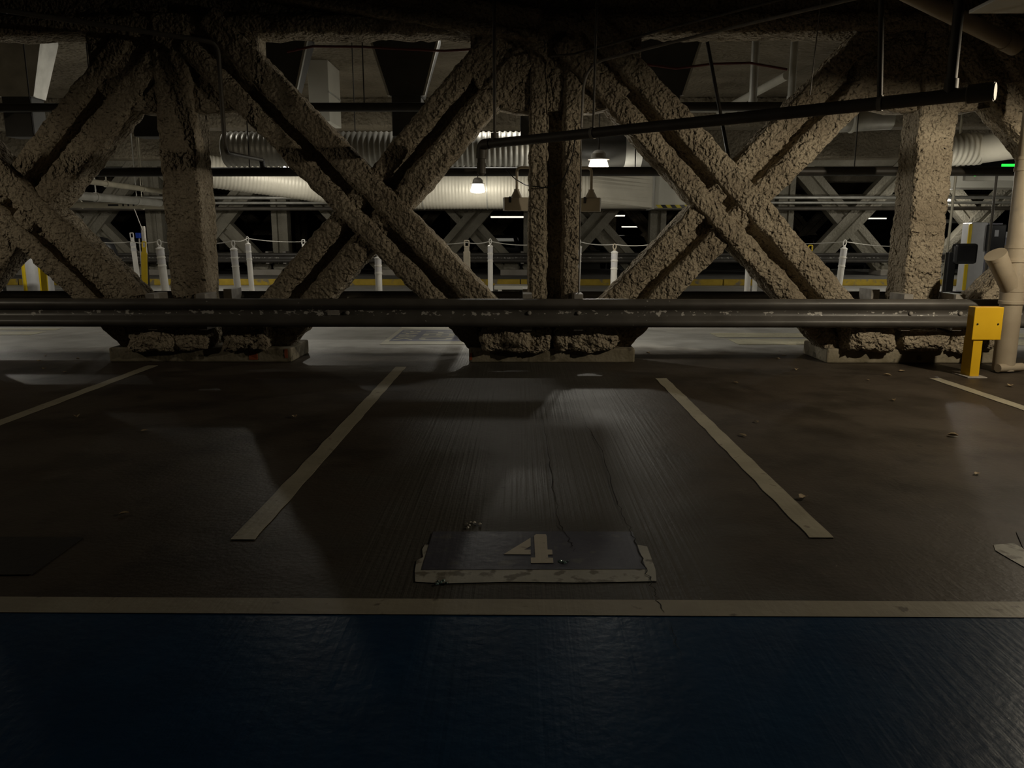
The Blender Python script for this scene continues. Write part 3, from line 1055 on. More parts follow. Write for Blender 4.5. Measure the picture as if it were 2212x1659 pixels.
# corrugated and spiral round ducts
def ribbed(path, r, pitch, depth, seg=36):
    """tube with raised rings every pitch metres"""
    path = [Vector(p) for p in path]
    pts, rs = [], []
    acc = 0.0
    for i in range(len(path) - 1):
        a, b = path[i], path[i + 1]
        Ln = (b - a).length
        k = max(1, int(Ln / (pitch / 4)))
        for j in range(k):
            s = acc + Ln * j / k
            pts.append(a.lerp(b, j / k))
            rs.append(r + depth * max(0.0, math.sin(2 * math.pi * s / pitch)))
        acc += Ln
    pts.append(path[-1]); rs.append(r)
    me = tube_me(pts, rs, seg)
    for p in me.polygons:
        p.use_smooth = True
    return me


ud = thing('corrugated_duct', 'upper corrugated round duct running level behind the truss', 'duct')
UZ, UY = 2.66, 11.6
link('ribbed_run', ribbed([(-4.3, UY, UZ), (0.55, UY, UZ)], 0.235, 0.078, 0.020, 32), M_GALV, ud)
tube('smooth_run', [(0.5, UY, UZ), (2.1, UY, UZ)], 0.25, M_DARKDUCT, ud, 32)
tube('end_band', [(1.50, UY, UZ), (1.74, UY, UZ)], 0.256, M_GALV, ud, 32)
for x in (-2.4, 0.0, 1.8):
    tube('hanger_rod', [(x, UY, UZ + 0.2), (x, UY, 4.3)], 0.008, M_BLACKPIPE, ud, 8)

ld = thing('spiral_duct', 'big cream spiral duct curving behind the lamps to a square box end', 'duct')
DZ = 2.50
xl = P(745, 401, 18.0).x
link('spiral_run', ribbed([Vector((xl, 18.0, DZ)), Vector((1.55, 18.0, DZ))], 0.455, 0.075, 0.010, 44), M_DUCT, ld)
link('reduced_run', ribbed([P(380, 360, 16.4), P(790, 418, 18.1)], 0.33, 0.075, 0.009, 40), M_DUCT, ld)
xr0, xr1, xr2 = 1.5, 2.95, 4.6
Vr, Fr = [], []
seg = 32
for k in range(seg):
    a = 2 * math.pi * k / seg
    Vr.append((xr0, 18.0 + 0.455 * math.cos(a), DZ + 0.455 * math.sin(a)))
for k in range(seg):
    a = 2 * math.pi * k / seg
    c, s = math.cos(a), math.sin(a)
    m_ = max(abs(c), abs(s))
    Vr.append((xr1, 18.0 + 0.40 * c / m_, DZ - 0.09 + 0.36 * s / m_))
for k in range(seg):
    Fr.append((k, (k + 1) % seg, seg + (k + 1) % seg, seg + k))
link('transition', mesh_from('transition', Vr, Fr), M_DUCT, ld)
bxr = box('box_run', xr1, xr2, 17.6, 18.4, DZ - 0.45, DZ + 0.27, M_WHITE, ld, 0.01)
box('flange', xr1 - 0.02, xr1 + 0.03, 17.57, 18.43, DZ - 0.48, DZ + 0.30, M_GALV, ld, 0.004)
tp = []
for i in range(9):
    x = xr1 + 0.06 + i * 0.105
    prism('hazard_stripe', [(x, 17.592, DZ - 0.385), (x + 0.105, 17.592, DZ - 0.385), (x + 0.165, 17.592, DZ - 0.452), (x + 0.06, 17.592, DZ - 0.452)], (0, 0.006, 0), M_BLACK if i % 2 else M_TAPE, bxr)
tube('hanger_wire', [(xr1 + 0.85, 17.58, DZ - 0.47), (xr1 + 0.95, 17.58, DZ + 0.3), (xr1 + 0.97, 17.6, 4.3)], 0.010, M_BLACKPIPE, ld, 8)
for x in (-0.75, -2.2):
    tube('joint_band', [(x - 0.012, 18.0, DZ), (x + 0.012, 18.0, DZ)], 0.470, M_GALV, ld, 40)

# right-hand flexible duct
rd = thing('flexible_duct', 'pale flexible duct joined to a round duct right of the lit column', 'duct')
D3 = 13.0
a = P(1990, 325, D3); b = P(2120, 322, D3); c = P(2260, 300, 12.0)
link('ribbed_run', ribbed([a, b], 0.235, 0.085, 0.024, 32), M_DUCT, rd)
tube('smooth_run', [b, c], 0.225, M_DUCT, rd, 32)
tube('hanger_strap', [P(2145, 300, D3), P(2149, 200, D3)], 0.014, M_GALV, rd, 8)
fl = thing('foil_flap', 'silver foil wrapped duct end left of the lit column', 'duct')
tube('foil_body', [P(1815, 262, 12.6), P(1925, 258, 12.6)], [0.17, 0.15], M_GALV, fl, 20)
tube('hanger_strap', [P(1880, 255, 12.6), Vector((P(1880, 255, 12.6).x, 12.6, 4.3))], 0.010, M_GALV, fl, 8)
tube('foil_ring', [P(1838, 262, 12.55), P(1842, 262, 12.55)], 0.18, M_WHITE, fl, 24)


# ------------------------------------------------------------------ pendant lamps
def bulb(t, watts, color, radius, off):
    ld_ = bpy.data.lights.new('bulb', 'POINT')
    ld_.energy = watts
    ld_.color = color
    ld_.shadow_soft_size = radius
    o = bpy.data.objects.new('bulb', ld_)
    COL.objects.link(o)
    o.parent = t
    o.location = off
    return o


LENS_ME = lathe_me([(0.06, 0.078), (0.112, 0.076), (0.152, -0.055), (0.140, -0.085), (0.06, -0.105)], 12)
CAP_ME = lathe_me([(0.150, 0.079), (0.150, 0.089), (0.11, 0.098), (0.10, 0.16), (0.06, 0.20), (0.02, 0.21)], 24)
SHADE_ME = lathe_me([(0.235, -0.083), (0.24, -0.083), (0.24, 0.085), (0.20, 0.105), (0.11, 0.11), (0.11, 0.095), (0.19, 0.092), (0.235, 0.075)], 28)
SOCKET_ME = lathe_me([(0.05, 0.09), (0.05, 0.02), (0.02, 0.0)], 16)


def pendant(loc, label, group='pendant lamps', aisle=0.0, gain=1.0):
    t = thing('pendant_lamp', label, 'lamp', loc, 0, group)
    link('cap', CAP_ME, M_STEEL, t)
    if aisle:
        link('shade', SHADE_ME, M_STEEL, t)
        link('socket', SOCKET_ME, M_STEEL, t)
        bulb(t, aisle, (1.0, 0.87, 0.66), 0.055, (0, 0, -0.075))
    else:
        link('refractor', LENS_ME, M_LENS, t)
        bulb(t, LANE_W * gain, (1.0, 0.95, 0.83), 0.04, (0, 0, -0.145))
    tube('cord', [(0, 0, 0.20), (0, 0, 4.3 - loc[2])], 0.009, M_BLACKPIPE, t, 8)
    return t


LZ = 2.50


def at_row(px, py, Y):
    p = P(px, py, Y)
    return (p.x, p.y, p.z)


pendant(at_row(1032, 406, 16.3), 'glowing pendant lamp hanging in front of the cream spiral duct')
pendant(at_row(1293, 358, 11.0), 'glowing pendant lamp just above the lower black pipe right of the middle column')
pendant(at_row(622, 360, 15.6), 'glowing pendant lamp peeking past the left slanting brace')
pendant((-9.6, 13.5, LZ), 'pendant lamp past the left end of the lane')
pendant((6.25, 12.0, 2.30), 'unseen pendant lamp added behind the lit right column')  # added out of sight to brighten the flexible duct
pendant((12.8, 16.0, LZ), 'pendant lamp over the lane right of the ticket machine')
pendant(at_row(2043, 434, 25.0), 'small bright pendant lamp above the ticket machine')
pendant((-15.5, 19.5, LZ), 'pendant lamp far left over the lane')
pendant((-8.5, 20.5, LZ), 'unseen pendant lamp added over the far lane behind the left brace', gain=1.7)  # added lamp, kept hidden, brightens the left part of the far truss
pendant((10.0, 20.5, LZ), 'unseen pendant lamp added over the far lane behind the right brace', gain=2.0)  # added lamp, kept hidden, brightens the far braces at the right
# lamps of the parking bay, outside the picture
pendant((5.25, 5.6, 2.55), 'pendant lamp over the aisle right of the numbered bay', aisle=AISLE_R)
pendant((-8.0, 6.0, 2.55), 'pendant lamp over the aisle left of the numbered bay', aisle=AISLE_L)


def strip(loc, label, ln=1.1, gain=1.0):
    t = thing('strip_lamp', label, 'lamp', loc, 0, 'strip lamps')
    link('tube_cover', tube_me([(-ln / 2, 0, 0), (ln / 2, 0, 0)], 0.035, 12), M_STRIP, t)
    box('tray', -ln / 2 - 0.03, ln / 2 + 0.03, -0.07, 0.07, 0.045, 0.10, M_WHITE, t, 0.008)
    ld_ = bpy.data.lights.new('tube_light', 'AREA')
    ld_.shape = 'RECTANGLE'
    ld_.size, ld_.size_y = ln, 0.07
    ld_.energy = STRIP_W * gain
    ld_.color = (1.0, 0.95, 0.84)
    a = bpy.data.objects.new('tube_light', ld_)
    COL.objects.link(a)
    a.parent = t
    a.location = (0, 0, -0.04)
    for x in (-ln / 3, ln / 3):
        tube('hanger_rod', [(x, 0, 0.09), (x, 0, 4.3 - loc[2])], 0.006, M_BLACKPIPE, t, 8)
    return t


strip((-0.42, 11.75, 4.16), 'strip lamp tucked behind the top of the middle brace', 0.5)
strip((-5.35, 11.9, 4.16), 'strip lamp behind the upper left brace', 0.5, 0.45)

# ------------------------------------------------------------------ sign boxes by the middle column
for px0, px1, py0, py1, rz, pole, lab in ((1088, 1145, 427, 455, 0.18, 1112, 'brown equipment box hanging left of the middle column'),
                                          (1256, 1297, 428, 457, -0.22, 1273, 'beige equipment box hanging right of the middle column')):
    c = P((px0 + px1) / 2, (py0 + py1) / 2, 9.75)
    wd = (px1 - px0) * 9.75 / 1700 / 2
    ht = (py1 - py0) * 9.75 / 1700 / 2
    t = thing('hanging_box', lab, 'box', (c.x, c.y, c.z), rz)
    cs = box('case', -wd, wd, -0.05, 0.07, -ht, ht, M_BOX, t, 0.006)
    box('clip', -0.02 - wd * 0.55, 0.01 - wd * 0.55, -0.065, -0.05, ht * 0.2, ht * 1.1, M_BLACK, cs, 0.003)
    link('neck', lathe_me([(0.075, ht), (0.07, ht + 0.015), (0.035, ht + 0.08), (0.035, ht + 0.10)], 16), M_BOX, t)
    tube('stem', arc_path([(0, 0, ht + 0.08), (0, 0, ht + 0.36), (0.16 if 'left' in lab else -0.16, 0, ht + 0.36), (0.17 if 'left' in lab else -0.17, -0.58, ht + 0.36)], 0.06), 0.018, M_BOX, t, 12)
cw = thing('loose_cable', 'thin cable looping across the middle column', 'cable')
tube('cable_run', arc_path([P(1092, 365, 9.7), P(1110, 385, 9.7), P(1135, 400, 9.5), P(1150, 402, 8.72), P(1185, 407, 8.72), P(1215, 392, 8.72), P(1237, 340, 8.72), P(1243, 290, 8.72)], 0.2, 5), 0.006, M_BLACK, cw, 8)

# ------------------------------------------------------------------ delineator posts with rope
TUBE_P = lathe_me([(0.050, 0.0), (0.050, 0.86), (0.056, 0.862), (0.056, 0.878), (0.050, 0.88), (0.050, 0.985), (0.056, 0.987), (0.056, 1.003), (0.050, 1.005), (0.050, 1.115), (0.056, 1.117), (0.056, 1.128), (0.022, 1.15)], 20)
BAND_P = lathe_me([(0.0512, 0.90), (0.0512, 0.975)], 20)
BAND_P2 = lathe_me([(0.0512, 1.02), (0.0512, 1.105)], 20)
LOOP = [(0.022, 1.14), (0.022, 1.20), (0.012, 1.23)]


def delineator(px, ptop, Y, dia_px, label, kind='tube', lean=0.0, mat=M_POST, band=M_BANDW, pbase=None):
    top = P(px, ptop, Y)
    h = top.z
    zb = 0.0
    s = dia_px * Y / 1668.0 / 0.105
    if pbase:
        zb = P(px, pbase, Y).z
    t = thing('delineator_post', label, 'delineator', (top.x - lean * h, Y, 0))
    t.rotation_euler = (0, math.atan(lean), 0)
    k = h / 1.26
    if kind == 'tube':
        o = link('tube_body', TUBE_P, mat, t); o.scale = (s, s, k)
        for bm_ in (BAND_P, BAND_P2):
            o = link('band', bm_, band, t); o.scale = (s, s, k)
        tube('loop_stem', [(0, 0, 1.14 * k), (0, 0, 1.18 * k)], 0.020 * s, mat, t, 10)
        ring = [(0.026 * s * math.cos(a) * 0.9, 0, (1.21 + 0.042 * math.sin(a)) * k) for a in [2 * math.pi * i / 14 for i in range(15)]]
        tube('rope_loop', ring, 0.009 * s, mat, t, 8)
        link('foot', lathe_me([(0.16, 0), (0.16, 0.02), (0.07, 0.06), (0.06, 0.08)], 20), M_BLACK, t)
    else:
        wd = 0.052 * s
        box('blade', -wd, wd, -0.012, 0.012, 0.0, 1.10 * k, mat, t, 0.008)
        box('shoulder', -wd * 0.75, wd * 0.75, -0.010, 0.010, 1.08 * k, 1.17 * k, mat, t, 0.01)
        ring = [(wd * 0.62 * cx, 0, (1.215 + 0.045 * cz) * k) for cx, cz in ((-1, -1), (-1, 1), (1, 1), (1, -1), (-1, -1))]
        tube('rope_loop', arc_path(ring, 0.012, 3), 0.011 * s, mat, t, 8)
        for z0, z1 in ((0.93, 0.99), (1.02, 1.08)):
            if band:
                box('band', -wd - 0.001, wd + 0.001, -0.0135, 0.0135, z0 * k, z1 * k, band, t)
        box('foot', -0.14, 0.14, -0.12, 0.12, 0, 0.03, M_BLACK, t, 0.01)
    return top


NR = 12.6
delineator(343, 517, NR, 17, 'thick white delineator post beside the left column', lean=-0.045)
delineator(503, 519, NR, 15, 'greyish white delineator post right of the left column', lean=-0.035)
delineator(534, 510, 15.0, 11.5, 'slim white delineator post next to the greyish one', lean=-0.025)
delineator(816, 540, NR, 15, 'translucent white delineator post under the middle brace crossing')
delineator(1008, 520, NR, 15, 'tan flat delineator with a square loop beside the middle brace', kind='flat', mat=M_BOX, band=None)
delineator(1059, 515, 15.0, 11.5, 'slim white delineator post left of the middle column')
delineator(1252, 516, 15.0, 11.5, 'slim white delineator post right of the middle column', lean=0.03)
delineator(1328, 526, NR, 14.5, 'delineator post with two grey bands under the beige box', lean=0.005, mat=M_BOX, band=M_BAND)
delineator(1826, 517, NR, 14, 'white delineator post left of the lit right column', lean=0.06)
delineator(1620, 520, NR, 13, 'white delineator post hidden by the right brace')
delineator(1636, 520, 15.0, 11, 'slim white delineator post hidden by the right brace')
delineator(284, 503, 17.0, 11, 'flat white delineator leaning beside the yellow one', kind='flat', lean=-0.045)
delineator(184, 502, 17.0, 11, 'flat white delineator half hidden by the left brace', kind='flat', lean=-0.03)
delineator(195, 515, 15.0, 10, 'short white delineator post behind the left brace', lean=-0.05)
delineator(655, 518, 17.0, 10, 'flat white delineator behind the middle brace', kind='flat')
delineator(311, 522, NR, 13, 'yellow leaning delineator beside the thick white post', kind='flat', lean=0.075, mat=M_YELPLASTIC, band=None)
delineator(92, 560, NR, 14, 'yellow delineator at the left below the brace', kind='flat', lean=0.03, mat=M_YELPLASTIC, band=None)
delineator(1751, 530, NR, 13, 'yellow delineator peeking past the right brace', kind='flat', mat=M_YELPLASTIC, band=None)
delineator(733, 545, 15.0, 11, 'slim white delineator post hidden behind the middle brace foot')
rp_ = thing('rope', 'thin white rope strung between the delineator posts', 'rope')


def rope(pts, sag=0.03):
    g = []
    for a, b in zip(pts[:-1], pts[1:]):
        for j in range(6):
            t = j / 6
            p = a.lerp(b, t); p.z -= sag * 4 * t * (1 - t)
            g.append(p)
    g.append(pts[-1])
    tube('rope_run', g, 0.008, M_ROPE, rp_, 6)


rope([P(195, 521, 15), P(284, 522, 15.5), P(343, 521, NR), P(430, 524, NR), P(503, 520, NR), P(534, 515, 15), P(655, 522, 17), P(816, 530, 15), P(1008, 524, 14), P(1059, 521, 15), P(1150, 529, 15), P(1252, 522, 15), P(1328, 528, NR), P(1420, 526, NR), P(1640, 524, 15), P(1826, 522, NR), P(1960, 532, 15)])

# ------------------------------------------------------------------ yellow-edged island and the far trusses
FY = 26.0
isl = thing('traffic_island', 'raised concrete island with a worn yellow kerb under the far truss', 'island', (0, 23, 0))
box('slab', -33, 30, 0.12, 8.0, 0, 0.17, M_ISLAND, isl, 0.01)
for i in range(21):
    box('kerb_stone', -33 + i * 3.0 + 0.012, -30 + i * 3.0 - 0.012, -0.05, 0.12, 0, 0.185, M_KERB, isl, 0.02)


def far_truss(Y, z0, label, nx, x_first, mat):
    t = thing('steel_truss', label, 'truss', (0, Y, z0))
    colm = sweep_me(i_profile(0.52, 0.42, 0.17, 0.17, 0.10), (0, 0, 0.16), (0, 0, 3.75), (1, 0, 0), step=0, lstep=0)
    bp1 = sweep_me(i_profile(0.60, 0.40, 0.21, 0.25, 0.10), (0.80, -0.09, 0.20), (3.78, -0.09, 3.55), (1, 0, 0.01), step=0, lstep=0)
    bp2 = sweep_me(i_profile(0.60, 0.40, 0.20, 0.22, 0.12), (3.50, 0, 0.20), (0.35, 0, 3.55), (1, 0, 0.01), step=0, lstep=0)
    ft = lump('foot_coat', (0, -0.12, 0.28), (0.50, 0.34, 0.26), mat, t, 4.0, amp=0.05)
    ft.location.x = x_first
    for i in range(nx):
        x = x_first + i * 4.155
        o = link('column', colm, mat, t); o.location.x = x
        o = link('brace', bp1, mat, t); o.location.x = x
        o = link('brace', bp2, mat, t); o.location.x = x
        for dx in (0.80, 3.50, 4.155):
            c = ft.copy(); COL.objects.link(c); c.location.x = x + dx
    link('top_chord', box_me(x_first - 1, x_first + nx * 4.155, -0.22, 0.22, 3.5, 4.0, 0.03), mat, t)
    return t


X0 = -7.95 - 4.155 * 3
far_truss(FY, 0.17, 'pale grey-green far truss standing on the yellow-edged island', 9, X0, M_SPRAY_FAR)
far_truss(42.0, 0.0, 'dim distant truss in the dark behind the parked cars', 11, X0 - 8, M_SPRAY)
for i in range(9):
    x = X0 + i * 4.155
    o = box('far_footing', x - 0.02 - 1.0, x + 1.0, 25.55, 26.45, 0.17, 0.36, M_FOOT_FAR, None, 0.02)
    o.name = 'concrete_footing'
    tag(o, 'pale concrete footing under the far truss, %s from the left' % ordinal(i), 'footing', 'footings of the far truss')
far_rail = thing('guard_rail', 'distant black guard rail in front of the far truss', 'guard rail', (0, 25.2, RAILZ + 0.17))
for a in (-25, -15, -5, 5, 15):
    link('rail_beam', w_beam_me(a, a + 10), M_RAIL, far_rail)
for i in range(9):
    for dx in (-0.3, 0.26):
        x = X0 + i * 4.155 + dx
        box('bracket', x - 0.05, x + 0.05, 0.085, 0.5, -0.2, 0.2, M_STEEL, far_rail)
far_rail2 = thing('guard_rail', 'dim guard rail behind the far truss', 'guard rail', (0, 26.9, RAILZ + 0.17))
for a in (-25, -15, -5, 5, 15):
    link('rail_beam', w_beam_me(a, a + 10, -1), M_RAIL, far_rail2)
far_rail3 = thing('guard_rail', 'faint guard rail in front of the most distant truss', 'guard rail', (0, 41.2, RAILZ))
for a in (-30, -18, -6, 6, 18):
    link('rail_beam', w_beam_me(a, a + 12), M_RAIL, far_rail3)
wf = thing('floor_box', 'low white slatted crate on the lane left of the middle column', 'crate', (P(1113, 622, 20.5).x, 20.5, 0))
for k in range(3):
    box('slat', -0.55, 0.55, -0.3 + k * 0.25, -0.1 + k * 0.25, 0.06, 0.16, M_WHITE, wf, 0.01)
box('bearer', -0.45, -0.35, -0.3, 0.4, 0.0, 0.06, M_WHITE, wf)
box('bearer', 0.35, 0.45, -0.3, 0.4, 0.0, 0.06, M_WHITE, wf)
wf2 = thing('kerb_block', 'long white wheel stop beside the white post at the right', 'wheel stop', (P(1850, 630, 19.0).x, 19.0, 0))
box('block', -0.55, 0.55, -0.08, 0.08, 0, 0.13, M_WHITE, wf2, 0.03)
wf3 = thing('kerb_block', 'long white wheel stop farther back at the right', 'wheel stop', (P(1860, 466, 40).x, 31.0, 0))
box('block', -0.9, 0.9, -0.1, 0.1, 1.95, 2.10, M_WHITE, wf3, 0.03)
wf3.name = 'clearance_bar'
tag(wf3, 'white clearance bar hanging beyond the far brace at the right', 'sign')
tube('hanger_rod', [(-0.7, 0, 2.1), (-0.7, 0, 4.3)], 0.012, M_BLACKPIPE, wf3, 6)
tube('hanger_rod', [(0.7, 0, 2.1), (0.7, 0, 4.3)], 0.012, M_BLACKPIPE, wf3, 6)

# pipes on the left at the far side
for pts, r, mat, lab in (
        ([P(150, 386, 14.5), P(352, 414, 17.5)], 0.055, M_PALEPIPE, 'upper pale pipe slanting away behind the left brace'),
        ([P(120, 418, 15.0), P(345, 438, 17.8)], 0.085, M_GALV, 'fat grey pipe slanting away under the upper pale pipe'),
        ([P(60, 441, 19.5), P(390, 446, 19.5)], 0.075, M_PALEPIPE, 'pale labelled pipe running level above the far left brace')):
    t = thing('lane_pipe', lab, 'pipe')
    tube('pipe_run', pts, r, mat, t, 16)
    for f in (0.35, 0.75):
        q = pts[0].lerp(pts[1], f)
        dd = (pts[1] - pts[0]).normalized()
        tube('pipe_clamp', [q - dd * 0.03, q + dd * 0.03], r + 0.012, mat, t, 16)
        tube('hanger_rod', [q, Vector((q.x, q.y, 4.3))], 0.012, mat, t, 8)
    if 'labelled' in lab:
        q = P(232, 443, 19.4)
        box('label_arrow', q.x, q.x + 0.26, 19.418, 19.424, q.z - 0.022, q.z + 0.022, M_BLACK, t)
        for k in range(3):
            box('label_letter', q.x + 0.36 + k * 0.13, q.x + 0.40 + k * 0.13, 19.418, 19.424, q.z - 0.025, q.z + 0.025, M_BLACK, t)
t = thing('far_beam', 'dark cable tray and pipes hung in front of the far truss', 'cable tray', (0, 24.2, 0))
for k, (z, r) in enumerate(((2.60, 0.05), (2.45, 0.04), (2.28, 0.06))):
    tube('pipe_run', [(-24, 0.0 + 0.1 * k, z), (24, 0.1 * k, z)], r, M_GALV if k < 2 else M_DRAIN, t, 10)
t = thing('far_girder', 'grey girder hung behind the far truss', 'girder', (0, 29.0, 0))
box('girder_web', -24, 26, -0.2, 0.2, 2.45, 2.95, M_SPRAY_FAR, t, 0.02)

# far strip lights
for k, (px, py, Y, wd, lab) in enumerate(((1105, 469, 34.0, 0.9, 'thin far strip light left of the middle column'), (1365, 490, 46.0, 0.6, 'thin far strip light below the duct box'),
                                          (115, 455, 24.0, 0.35, 'short far strip light behind the left brace'), (1320, 466, 40.0, 0.7, 'faint far strip light under the duct transition'),
                                          (1700, 471, 44.0, 0.8, 'thin far strip light right of the right brace'), (1895, 472, 44.0, 0.5, 'small far strip light beside the lit column'))):
    c = P(px, py, Y)
    t = thing('strip_light', lab, 'lamp', (c.x, c.y, c.z), 0, 'far strip lights')
    box('tube_cover', -wd, wd, -0.05, 0.05, -0.035, 0.035, M_FARSTRIP, t, 0.01)
    box('tray', -wd - 0.03, wd + 0.03, -0.08, 0.08, 0.036, 0.09, M_WHITE, t)
    tube('hanger_rod', [(wd * 0.5, 0, 0.09), (wd * 0.5, 0, 4.3 - c.z)], 0.008, M_BLACKPIPE, t, 6)

# ------------------------------------------------------------------ machines
# ticket machine at the right
mY = 18.5
m0 = P(2104, 628, mY)
tm = thing('ticket_machine', 'grey ticket machine with yellow edges and a dark screen behind the rail', 'ticket machine', (m0.x, mY, 0), -0.10)
zt = P(2104, 480, mY).z
k = mY / 1690.0
box('cabinet', -19 * k, 14 * k, 0, 0.5, 0.10, zt, M_MACH, tm, 0.03)
box('side_door', 14 * k, 46 * k, 0.04, 0.55, 0.10, zt - 0.02, M_MACHD, tm, 0.02)
hd = box('head', 12 * k, 50 * k, -0.06, 0.5, zt - 0.66, zt - 0.05, M_BLACK, tm, 0.03)
box('screen', 26 * k, 34 * k, -0.068, -0.058, zt - 0.33, zt - 0.18, M_SIGNGREY, hd)
box('edge_light', -24 * k, -18 * k, -0.02, 0.05, 0.16, 0.78, M_YELPLASTIC, tm, 0.015)
box('edge_light', -24 * k, -18 * k, -0.02, 0.05, 0.86, zt - 0.04, M_YELPLASTIC, tm, 0.015)
box('plinth', -22 * k, 48 * k, 0.0, 0.55, 0, 0.11, M_MACHD, tm)
rY = 13.5
r0 = P(2052, 632, rY)
cr = thing('card_reader', 'black card reader pedestal in front of the ticket machine', 'card reader', (r0.x, rY, 0), -0.08)
k = rY / 1680.0
box('pedestal', -10 * k, 6 * k, 0, 0.14, 0, P(2052, 545, rY).z, M_BLACK, cr, 0.015)
box('reader_head', -2 * k, 46 * k, -0.06, 0.10, P(2052, 570, rY).z, P(2052, 526, rY).z, M_BLACK, cr, 0.045)
tpole = thing('thin_pole', 'thin tan pole standing right of the lit column', 'pole', (P(2036, 622, 14.0).x, 14.0, 0))
tube('shaft', [(0, 0, 0), (0.03, 0, 2.5), (0.03, 0, 4.3)], 0.022, M_PALEPIPE, tpole, 10)
link('foot', lathe_me([(0.10, 0), (0.10, 0.02), (0.03, 0.03)], 12), M_PALEPIPE, tpole)
tpole2 = thing('thin_pole', 'thin dark pole crossing the ticket machine', 'pole', (P(2128, 600, 15.5).x, 15.5, 0))
tube('shaft', [(0, 0, 0), (0, 0, 2.72)], 0.025, M_DRAIN, tpole2, 10)
link('foot', lathe_me([(0.10, 0), (0.10, 0.02), (0.03, 0.03)], 12), M_DRAIN, tpole2)
for (px, py, Y, wd, hh, lab, lit) in ((2150, 357, 15.5, 0.55, 0.10, 'dark overhead display with green lights below the round duct', True), (2155, 381, 18.0, 0.75, 0.10, 'pale overhead display panel under the green one', False)):
    c = P(px, py, Y)
    t = thing('display_panel', lab, 'sign', (c.x, c.y, c.z), 0)
    box('housing', -wd, wd, -0.06, 0.06, -hh, hh, M_BLACK if lit else M_WHITE, t, 0.01)
    box('light_bar', wd * 0.15, wd * 0.75, -0.066, -0.058, -0.05, 0.02, M_GREEN, t) if lit else box('light_dot', -wd * 0.75, -wd * 0.71, -0.066, -0.058, 0.0, 0.04, M_GREEN, t)
    tube('hanger_rod', [(0, 0, hh), (0, 0, 4.3 - c.z)], 0.015, M_BLACKPIPE, t, 8)
hb = thing('white_soffit', 'cream boxed soffit above the small bright lamp', 'soffit', (P(2120, 400, 22).x, 22.0, 0))
box('casing', -1.1, 3.0, 0, 0.9, 2.75, 3.25, M_WHITE, hb, 0.02)
t = thing('grey_cabinet', 'light grey cabinet behind the ticket machine', 'cabinet', (P(2170, 600, 21).x, 21.0, 0))
box('case', -0.25, 0.25, 0, 0.5, 0, 1.55, M_MACH, t, 0.02)
box('vent', -0.12, 0.12, -0.008, 0.0, 1.2, 1.4, M_MACHD, t)

# left: machine, bin, board
mY = 15.5
m0 = P(82, 600, mY)
tl = thing('ticket_machine', 'curved grey ticket machine with yellow edges at the left below the brace', 'ticket machine', (m0.x, mY, 0))
link('cabinet', lathe_me([(0.27, 0.10), (0.27, 1.05), (0.24, 1.12), (0.10, 1.15)], 24), M_MACH, tl)
box('edge_light', -0.14, -0.07, -0.285, -0.23, 0.12, 1.0, M_YELPLASTIC, tl, 0.02)
box('edge_light', 0.16, 0.22, -0.24, -0.18, 0.12, 1.0, M_YELPLASTIC, tl, 0.02)
link('plinth', lathe_me([(0.32, 0), (0.32, 0.10), (0.28, 0.11)], 24), M_MACHD, tl)
m1 = P(14, 600, 14.5)
t = thing('floor_board', 'pale grey sign board at the left frame edge', 'sign', (m1.x, 14.5, 0), 0.15)
box('sheet', -0.16, 0.10, 0, 0.03, 0.70, 1.25, M_SIGNGREY, t, 0.01)
box('stand', -0.10, -0.05, 0.03, 0.06, 0, 1.1, M_BLACK, t)
box('weight', -0.30, 0.12, -0.1, 0.2, 0, 0.38, M_BLACK, t, 0.02)
m2 = P(222, 590, 20.5)
t = thing('domed_bin', 'navy domed bin behind the left brace', 'bin', (m2.x, 20.5, 0))
link('body', lathe_me([(0.36, 0), (0.38, 0.86), (0.40, 0.90)], 24), M_BLUEBIN, t)
link('dome_lid', lathe_me([(0.41, 0.90), (0.40, 1.05), (0.33, 1.25), (0.20, 1.38), (0.05, 1.42)], 24), M_BLACK, t)
m3 = P(298, 520, 22.0)
t = thing('blue_box', 'small bright blue box on a pole right of the domed bin', 'box', (m3.x, 22.0, 0))
box('case', -0.06, 0.06, 0, 0.10, 1.38, 1.53, M_BLUE, t, 0.01)
tube('pole', [(0, 0.08, 0), (0, 0.08, 1.5)], 0.02, M_STEEL, t, 8)
t = thing('gate_arm', 'thin raised gate arm standing by the pale far column', 'gate arm', (P(312, 545, 21).x, 21.0, 0))
box('arm_housing', -0.045, 0.045, 0, 0.09, 0.95, 1.70, M_STEEL, t, 0.01)
tube('arm', [(0, 0, 1.6), (-0.25, 0, 2.4)], 0.012, M_STEEL, t, 8)
box('stand', -0.04, 0.04, 0.0, 0.09, 0, 0.96, M_BLACK, t, 0.01)


